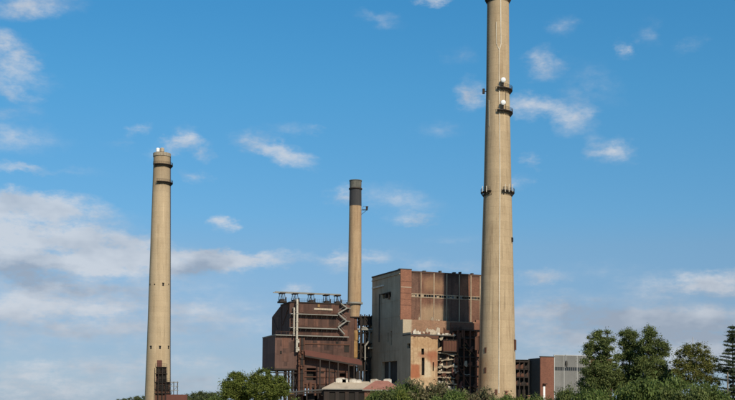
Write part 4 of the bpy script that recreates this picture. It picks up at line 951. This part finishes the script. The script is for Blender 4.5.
for x in (170.2, 173.8, 177.6):
    a, z = qa(x, 381.5); MB().box(a - .11, a + .11, -1.2, -1.0, 0, z).box(a - .11, a + .11, 1, 1.2, 0, z).box(a - .08, a + .08, -1.1, 1.1, z - .2, z).build('frame_post', 'dark_steel', e)
for y in (382, 386, 390): p, q = qa(169.5, y), qa(178.4, y); MB().box(p[0], q[0], -1.25, 1.25, p[1] - .12, p[1] + .08).build('frame_deck', 'grey_steel', e)
for (x0, y0, x1, y1) in ((170, 386, 174, 382), (174, 390, 177.6, 386), (170, 394, 174, 390)):
    p, q = qa(x0, y0), qa(x1, y1); MB().bar((p[0], -1.15, p[1]), (q[0], -1.15, q[1]), .12).build('brace', 'dark_steel', e)
tag(e, 'small rusty steel tower at the foot of the left chimney', 'tower')

# ------------------------------------------------------------------ posts and masts
def post(name, px, y0, Y, w, m_, label, cat, cap=True):
    p = P(px, y0, Y); e = empty(name, (p.x, Y, 0)); MB().tube([(0, 0, 0), (0, 0, p.z)], [w, w * .7], 10).build('shaft', m_, e)
    if cap: MB().lathe([(0, p.z + .25), (w * 1.3, p.z + .2), (w * 1.4, p.z), (w * .5, p.z - .05)], 10).build('cap', m_, e)
    tag(e, label, cat)
post('gate_post', 506.3, 391.5, 262, .45, 'brick_red', 'stout reddish post right below the tall chimney', 'post')
post('gate_post', 528.4, 396, 262, .4, 'brick_red', 'short reddish post below the ruined steel bay', 'post')
post('radio_mast', 692.8, 337, 330, .16, 'pale_strip', 'thin pale mast rising behind the yellow tree', 'mast', False)
post('utility_pole', 727.6, 372, 196, .16, 'bark_pale', 'pale utility pole beside the conifer at right edge', 'pole', False)

# ------------------------------------------------------------------ vegetation
def rand_dirs(n, rng):
    v = rng.normal(size=(n, 3)); return v / np.linalg.norm(v, axis=1, keepdims=True)
def leaf_mesh(name, centers, radii, n, size, rng, squash=.75, updroop=.35, aspect=.55, outw=None):
    """n leaf sprays spread through the clumps; every leaf a small folded blade of four corners"""
    vol = radii ** 2; idx = rng.choice(len(centers), n, p=vol / vol.sum())
    d = rand_dirs(n, rng); r = radii[idx] * np.minimum(np.abs(rng.normal(0, .62, n)) + .12, 1.9)
    d2 = d.copy(); d2[:, 2] *= squash
    c = centers[idx] + d2 * r[:, None]
    t = rand_dirs(n, rng) + d * .7; t[:, 2] -= updroop * .3; t /= np.linalg.norm(t, axis=1, keepdims=True)
    nn = rand_dirs(n, rng) * .9 + np.array([0, 0, .8]) + d * .5; w = np.cross(t, nn); w /= (np.linalg.norm(w, axis=1, keepdims=True) + 1e-9)
    L = size * rng.uniform(.6, 1.35, n)[:, None]; Wd = L * aspect
    up = np.cross(w, t)
    v = np.stack([c - t * L * .5, c + w * Wd * .5 + up * L * .06, c + t * L * .5 - up * L * .10, c - w * Wd * .5 + up * L * .06], 1).reshape(-1, 3)
    me = bpy.data.meshes.new(name); me.vertices.add(4 * n); me.vertices.foreach_set('co', v.astype(np.float32).ravel())
    me.loops.add(4 * n); me.loops.foreach_set('vertex_index', np.arange(4 * n, dtype=np.int32)); me.polygons.add(n)
    me.polygons.foreach_set('loop_start', np.arange(0, 4 * n, 4, dtype=np.int32)); me.polygons.foreach_set('loop_total', np.full(n, 4, np.int32)); me.update(); me.validate()
    return me
def limb(mb, p, q, r0, r1, rng, n=4, bend=.12):
    p = Vector(p); q = Vector(q); L = (q - p).length; pts = []; rs = []
    for i in range(n + 1):
        k = i / n; j = Vector(rng.normal(size=3)) * L * bend * math.sin(k * math.pi) * .5
        pts.append(p.lerp(q, k) + Vector((0, 0, L * .08 * math.sin(k * math.pi))) + j); rs.append(r0 + (r1 - r0) * k)
    mb.tube(pts, rs, 6, cap=False); return pts
def make_tree(name, lobes, H_, seed, nleaf, size, leaf, bark='bark', clump=.8, ncl=120, tr=.28, squash=.7, trunk_to=.8, fill=.55, aspect=.55):
    """lobes: (x, y, z, rx, ry, rz) ellipsoids the clumps are spread through, in metres about the trunk foot"""
    rng = np.random.default_rng(seed); lb = np.array(lobes, float); vol = lb[:, 3] * lb[:, 4] * lb[:, 5]; idx = rng.choice(len(lb), ncl, p=vol ** .7 / (vol ** .7).sum())
    d = rand_dirs(ncl, rng); r = rng.uniform(fill, 1.0, ncl) ** .6
    cen = lb[idx, :3] + d * lb[idx, 3:] * r[:, None]; cen[:, 2] = np.maximum(cen[:, 2], .3)
    rad = clump * rng.uniform(.5, 1.7, ncl)
    lm = leaf_mesh(name + '_crown', cen, rad, nleaf, size, rng, squash, aspect=aspect)
    mb = MB(); tp = [Vector((0, 0, -.1))]; n = 7
    for i in range(1, n + 1): tp.append(Vector((rng.normal() * .02 * H_ * i / n, rng.normal() * .02 * H_ * i / n, H_ * trunk_to * i / n)))
    mb.tube(tp, [tr * (1.25 if i == 0 else 1) * (1 - .8 * i / n) for i in range(n + 1)], 8, cap=False)
    for L in lb:
        s_ = tp[max(2, min(n, int((L[2] / (H_ * trunk_to)) * n * .7)))]
        pts = limb(mb, s_, L[:3], tr * .42, tr * .16, rng)
        near = np.argsort(np.linalg.norm(cen - L[:3], axis=1))[:7]
        for j in near: limb(mb, pts[rng.integers(2, len(pts))], cen[j], tr * .15, tr * .04, rng, 3)
    me = bpy.data.meshes.new(name + '_trunk'); me.from_pydata(mb.v, [], mb.f); me.update(); me.shade_smooth()
    lm.materials.append(M[leaf]); me.materials.append(M[bark])
    return me, lm
def plant(name, meshes, px, Y, label, cat='tree', group=None, scale=1.0, rz=0.0, sz=None):
    p = P(px, 398, Y); e = empty(name, (p.x, Y, 0), rz); e.scale = (scale, scale, sz or scale)
    for nm, me in (('trunk' if cat == 'tree' else 'stem', meshes[0]), ('crown' if cat == 'tree' else 'foliage', meshes[1])):
        o = bpy.data.objects.new(nm, me); COL.objects.link(o); o.parent = e
    tag(e, label, cat, group); return e
def lob(px0, Y, items):                                # lobes sighted as (px, py, half-width px, half-height px, depth offset m)
    b = P(px0, 398, Y); out = []
    for (x, y, w, h, dy) in items:
        p = P(x, y, Y + dy); out.append((p.x - b.x, dy, p.z, w * 1.12 * Y / F, w * Y / F, h * 1.15 * Y / F))
    return out
YT = 205
tA = make_tree('tall_tree', lob(604, YT, [(601, 335, 5, 5, 0), (608, 334, 5, 5, 0), (594, 341, 7, 5, 1), (607, 344, 7, 6, -1), (597, 353, 9, 6, 0), (607, 360, 9, 6, 1), (592, 368, 9, 6, -1), (603, 376, 14, 7, 0), (594, 384, 13, 7, 0), (611, 370, 8, 6, 0), (608, 388, 12, 7, 0), (590, 346, 4, 3, 0), (587, 360, 3, 3, 0)]), 14, 1, 58000, .28, 'leaf_dark', ncl=210, clump=.66, tr=.3)
plant('tall_tree', tA, 604, YT, 'dark green tree with a narrow top, left of the big trees on the right', group='big dark trees')
tB = make_tree('tall_tree', lob(628, YT + 3, [(625, 333, 4, 4, 0), (631, 333, 4, 4, 0), (629, 341, 7, 6, 0), (623, 347, 4, 4, 1), (635, 350, 6, 5, -1), (630, 357, 6, 5, 0), (636, 367, 7, 6, 0), (626, 373, 10, 7, 1), (616, 382, 9, 7, 0), (630, 384, 13, 8, 0), (621, 358, 4, 4, 0)]), 14, 2, 46000, .28, 'leaf_dark', ncl=170, clump=.66, tr=.3)
plant('tall_tree', tB, 628, YT + 3, 'dark green tree in the middle of the three big trees', group='big dark trees')
tC = make_tree('tall_tree', lob(650, YT, [(648, 332, 4, 4, 0), (653, 339, 7, 5, 0), (646, 343, 6, 6, -1), (660, 348, 7, 5, 0), (651, 354, 9, 6, 1), (663, 357, 5, 4, 0), (641, 359, 5, 5, 0), (653, 366, 12, 6, 0), (645, 373, 11, 7, 0), (662, 375, 9, 7, 0), (652, 385, 14, 8, 0)]), 14, 3, 58000, .28, 'leaf_dark', ncl=210, clump=.66, tr=.3)
plant('tall_tree', tC, 650, YT, 'broad dark green tree, right of the three big trees', group='big dark trees')
tY = make_tree('yellow_tree', lob(694, 200, [(694, 348, 11, 5, 0), (683, 354, 9, 5, 1), (706, 354, 10, 5, -1), (677, 363, 7, 5, 0), (697, 360, 11, 5, 0), (714, 362, 8, 5, 1), (686, 369, 9, 5, 0), (706, 369, 9, 5, 0), (719, 371, 5, 4, 0), (675, 373, 7, 5, 0), (696, 377, 12, 5, 0), (713, 379, 9, 5, 0), (680, 382, 9, 5, 0)]), 11, 4, 30000, .25, 'leaf_yellow', bark='bark', ncl=190, clump=.66, tr=.2, fill=.3)
plant('yellow_tree', tY, 694, 200, 'thin yellowing tree with sky showing through its crown')
# conifer at the right edge: whorls of drooping boughs
def conifer(seed, H_, R_, nleaf):
    rng = np.random.default_rng(seed); mb = MB(); mb.tube([(0, 0, -.1), (.05, 0, H_ * .5), (0, .05, H_)], [.24, .15, .02], 8, cap=False); cen = []; rad = []
    z = H_ * .22
    while z < H_ - .3:
        k = (H_ - z) / H_; L0 = R_ * min(1, k * 1.6 + .12)
        for j in range(rng.integers(4, 8)):
            a = rng.uniform(0, 6.28); L = L0 * rng.uniform(.35, 1.2); q = Vector((math.cos(a) * L, math.sin(a) * L, z + L * rng.uniform(-.1, .22)))
            limb(mb, (0, 0, z), q, .06, .015, rng, 3, .05)
            for s_ in np.linspace(.25, 1, 6): cen.append((q.x * s_, q.y * s_, z + (q.z - z) * s_)); rad.append(rng.uniform(.3, .62) * (1.25 - .5 * s_))
        z += rng.uniform(.35, .85)
    lm = leaf_mesh('conifer_crown', np.array(cen), np.array(rad), nleaf, .26, rng, .45, aspect=.28)
    me = bpy.data.meshes.new('conifer_trunk'); me.from_pydata(mb.v, [], mb.f); me.update(); lm.materials.append(M['leaf_needle']); me.materials.append(M['bark']); return me, lm
zc = P(733, 324, 198).z
plant('conifer', conifer(9, zc, 3.5, 42000), 733, 198, 'dark conifer cut by the right edge of the picture', group='conifers')
# left clump
YL = 190
tL1 = make_tree('round_tree', lob(240, YL, [(237, 378, 8, 5, 0), (230, 387, 8, 6, 0), (244, 386, 9, 7, -1), (236, 395, 14, 6, 0)]), 6.6, 5, 24000, .27, 'leaf_bright', ncl=150, clump=.6, tr=.16)
plant('round_tree', tL1, 240, YL, 'smaller bright green tree, left of the pair by the brown plant', group='bright trees by the brown plant')
tL2 = make_tree('round_tree', lob(264, YL - 3, [(263, 377, 9, 6, 0), (255, 384, 9, 7, 0), (273, 383, 10, 7, 0), (281, 390, 8, 6, 0), (265, 393, 18, 7, 0)]), 6.8, 6, 34000, .27, 'leaf_bright', ncl=210, clump=.6, tr=.18)
plant('round_tree', tL2, 264, YL - 3, 'larger bright green tree, right of the pair by the brown plant', group='bright trees by the brown plant')
# bushes: four shapes shared
def bush(seed, leaf, n=9000, h=2.6, r=2.2, size=.22):
    rng = np.random.default_rng(seed); lo = [(rng.uniform(-.6, .6) * r, rng.uniform(-.5, .5) * r, h * rng.uniform(.35, .75), r * rng.uniform(.35, .6), r * rng.uniform(.35, .6), h * rng.uniform(.2, .34)) for _ in range(7)] + [(0, 0, h * .3, r * .8, r * .7, h * .3)]
    return make_tree('bush', lo, h, seed, n, size, leaf, ncl=80, clump=.45, tr=.07, trunk_to=.55, fill=.3)
bm = {'mid': bush(21, 'leaf_mid'), 'bright': bush(22, 'leaf_bright'), 'dry': bush(23, 'leaf_dry', 6500), 'dark': bush(24, 'leaf_dark'), 'mid2': bush(25, 'leaf_mid'), 'dry2': bush(26, 'leaf_dry', 6500)}
def hgt(px, py, Y): return P(px, py, Y).z
BUSH = [ # px, top row, Y, kind, width scale, label
 (388, 384, 235, 'dark', 1.0, 'dark bush in front of the red-roofed shed'),
 (371, 391, 240, 'mid2', .7, 'low bush below the left end of the red roof'),
 (380, 388, 238, 'mid', .8, 'green bush below the middle of the red roof'),
 (396, 383, 242, 'mid2', .9, 'green bush at the right end of the red roof'),
 (402, 379, 238, 'mid', 1.15, 'green bush at the corner below the plaster wall'),
 (404, 387, 225, 'bright', .9, 'bright low bush right of the red-roofed shed'),
 (419, 377, 240, 'dry', 1.3, 'tall greyish bush below the scorched wall'),
 (433, 378, 238, 'dry2', 1.25, 'tall dry bush below the broken floors'),
 (447, 385, 232, 'mid2', 1.1, 'green bush below the rusty hopper'),
 (460, 388, 228, 'mid', 1.1, 'low green bush left of the tall chimney foot'),
 (474, 388, 230, 'dry', 1.2, 'dry bush at the left of the tall chimney foot'),
 (489, 389, 228, 'dry2', 1.2, 'dry bush in front of the tall chimney'),
 (502, 392, 226, 'mid2', 1.0, 'low green bush in front of the tall chimney'),
 (516, 392, 230, 'bright', 1.0, 'bright low bush right of the tall chimney foot'),
 (533, 394, 232, 'mid', 1.0, 'low bush below the ruined steel bay'),
 (549, 394, 230, 'dark', .9, 'dark low bush below the brick wall'),
 (566, 382, 228, 'dark', .9, 'dark bush in front of the grey cladding'),
 (577, 386, 220, 'mid', 1.0, 'green bush at the left foot of the big trees'),
 (617, 379, 190, 'mid2', 1.2, 'green bush below the middle big tree'),
 (597, 385, 188, 'mid', 1.1, 'green bush below the left big tree'),
 (636, 373, 188, 'mid', 1.3, 'tall green bush below the broad big tree'),
 (655, 377, 186, 'dark', 1.2, 'dark bush right below the broad big tree'),
 (668, 370, 190, 'mid2', 1.15, 'tall bush between big trees and yellow tree'),
 (684, 379, 184, 'dark', 1.2, 'dark bush below the left side of the yellow tree'),
 (700, 377, 186, 'mid', 1.25, 'green bush below the yellow tree trunk'),
 (716, 383, 184, 'dark', 1.1, 'dark bush below the right side of the yellow tree'),
 (729, 388, 180, 'mid2', 1.0, 'bush at the foot of the conifer'),
 (212, 393, 200, 'mid', .9, 'low bush left of the bright trees'),
 (291, 394, 195, 'mid2', .8, 'low bush right of the bright trees')]
for i, (px, top, Y, kind, ws, lab) in enumerate(BUSH):
    z = hgt(px, top - (3.2, .5, 2.0, -.5, 2.6)[i % 5], Y); ml = bm[kind]; zz = max(v.co.z for v in ml[1].vertices)
    plant('bush', ml, px, Y, lab, 'bush', 'bushes along the front', scale=ws * (z / zz) ** .4, rz=i * 1.9, sz=z / zz)
# far tree line
ft = [make_tree('far_tree', [(0, 0, 6, 3.4, 3.4, 3), (-2.4, .5, 4.6, 2.6, 2.6, 2.4), (2.3, -.4, 4.8, 2.6, 2.6, 2.4), (.4, 0, 8, 2, 2, 1.8)], 9, s_, 5000, .62, 'leaf_far', ncl=70, clump=1.1, tr=.25) for s_ in (31, 32)]
FAR = [(118, 398), (124, 397.5), (131, 396), (138, 395), (143, 394.5), (149, 395), (181, 394), (188, 393), (194, 391), (200, 389.8), (206, 390.5), (212, 391), (218, 390), (577, 392), (560, 393)]
for i, (px, top) in enumerate(FAR):
    Y = 640 + (i * 37) % 90; z = hgt(px, top, Y); zz = max(v.co.z for v in ft[i % 2][1].vertices); k = z / zz
    nth = ['first', 'second', 'third', 'fourth', 'fifth', 'sixth', 'seventh', 'eighth']
    lab = (nth[[q for q in FAR if q[0] < 152][::-1].index((px, top))] + ' small far tree leftwards from the lone left chimney' if px < 152 else nth[[q for q in FAR if 152 < q[0] < 300].index((px, top))] + ' small far tree rightwards from the lone left chimney' if px < 300 else 'far tree low behind the grey clad hall, ' + ('left' if px < 570 else 'right') + ' one of two')
    plant('far_tree', ft[i % 2], px, Y, lab, 'tree', 'far trees left of the chimney' if px < 152 else 'far trees right of the chimney' if px < 300 else 'far trees behind the hall', scale=max(k, .75), rz=i * 1.3, sz=k)
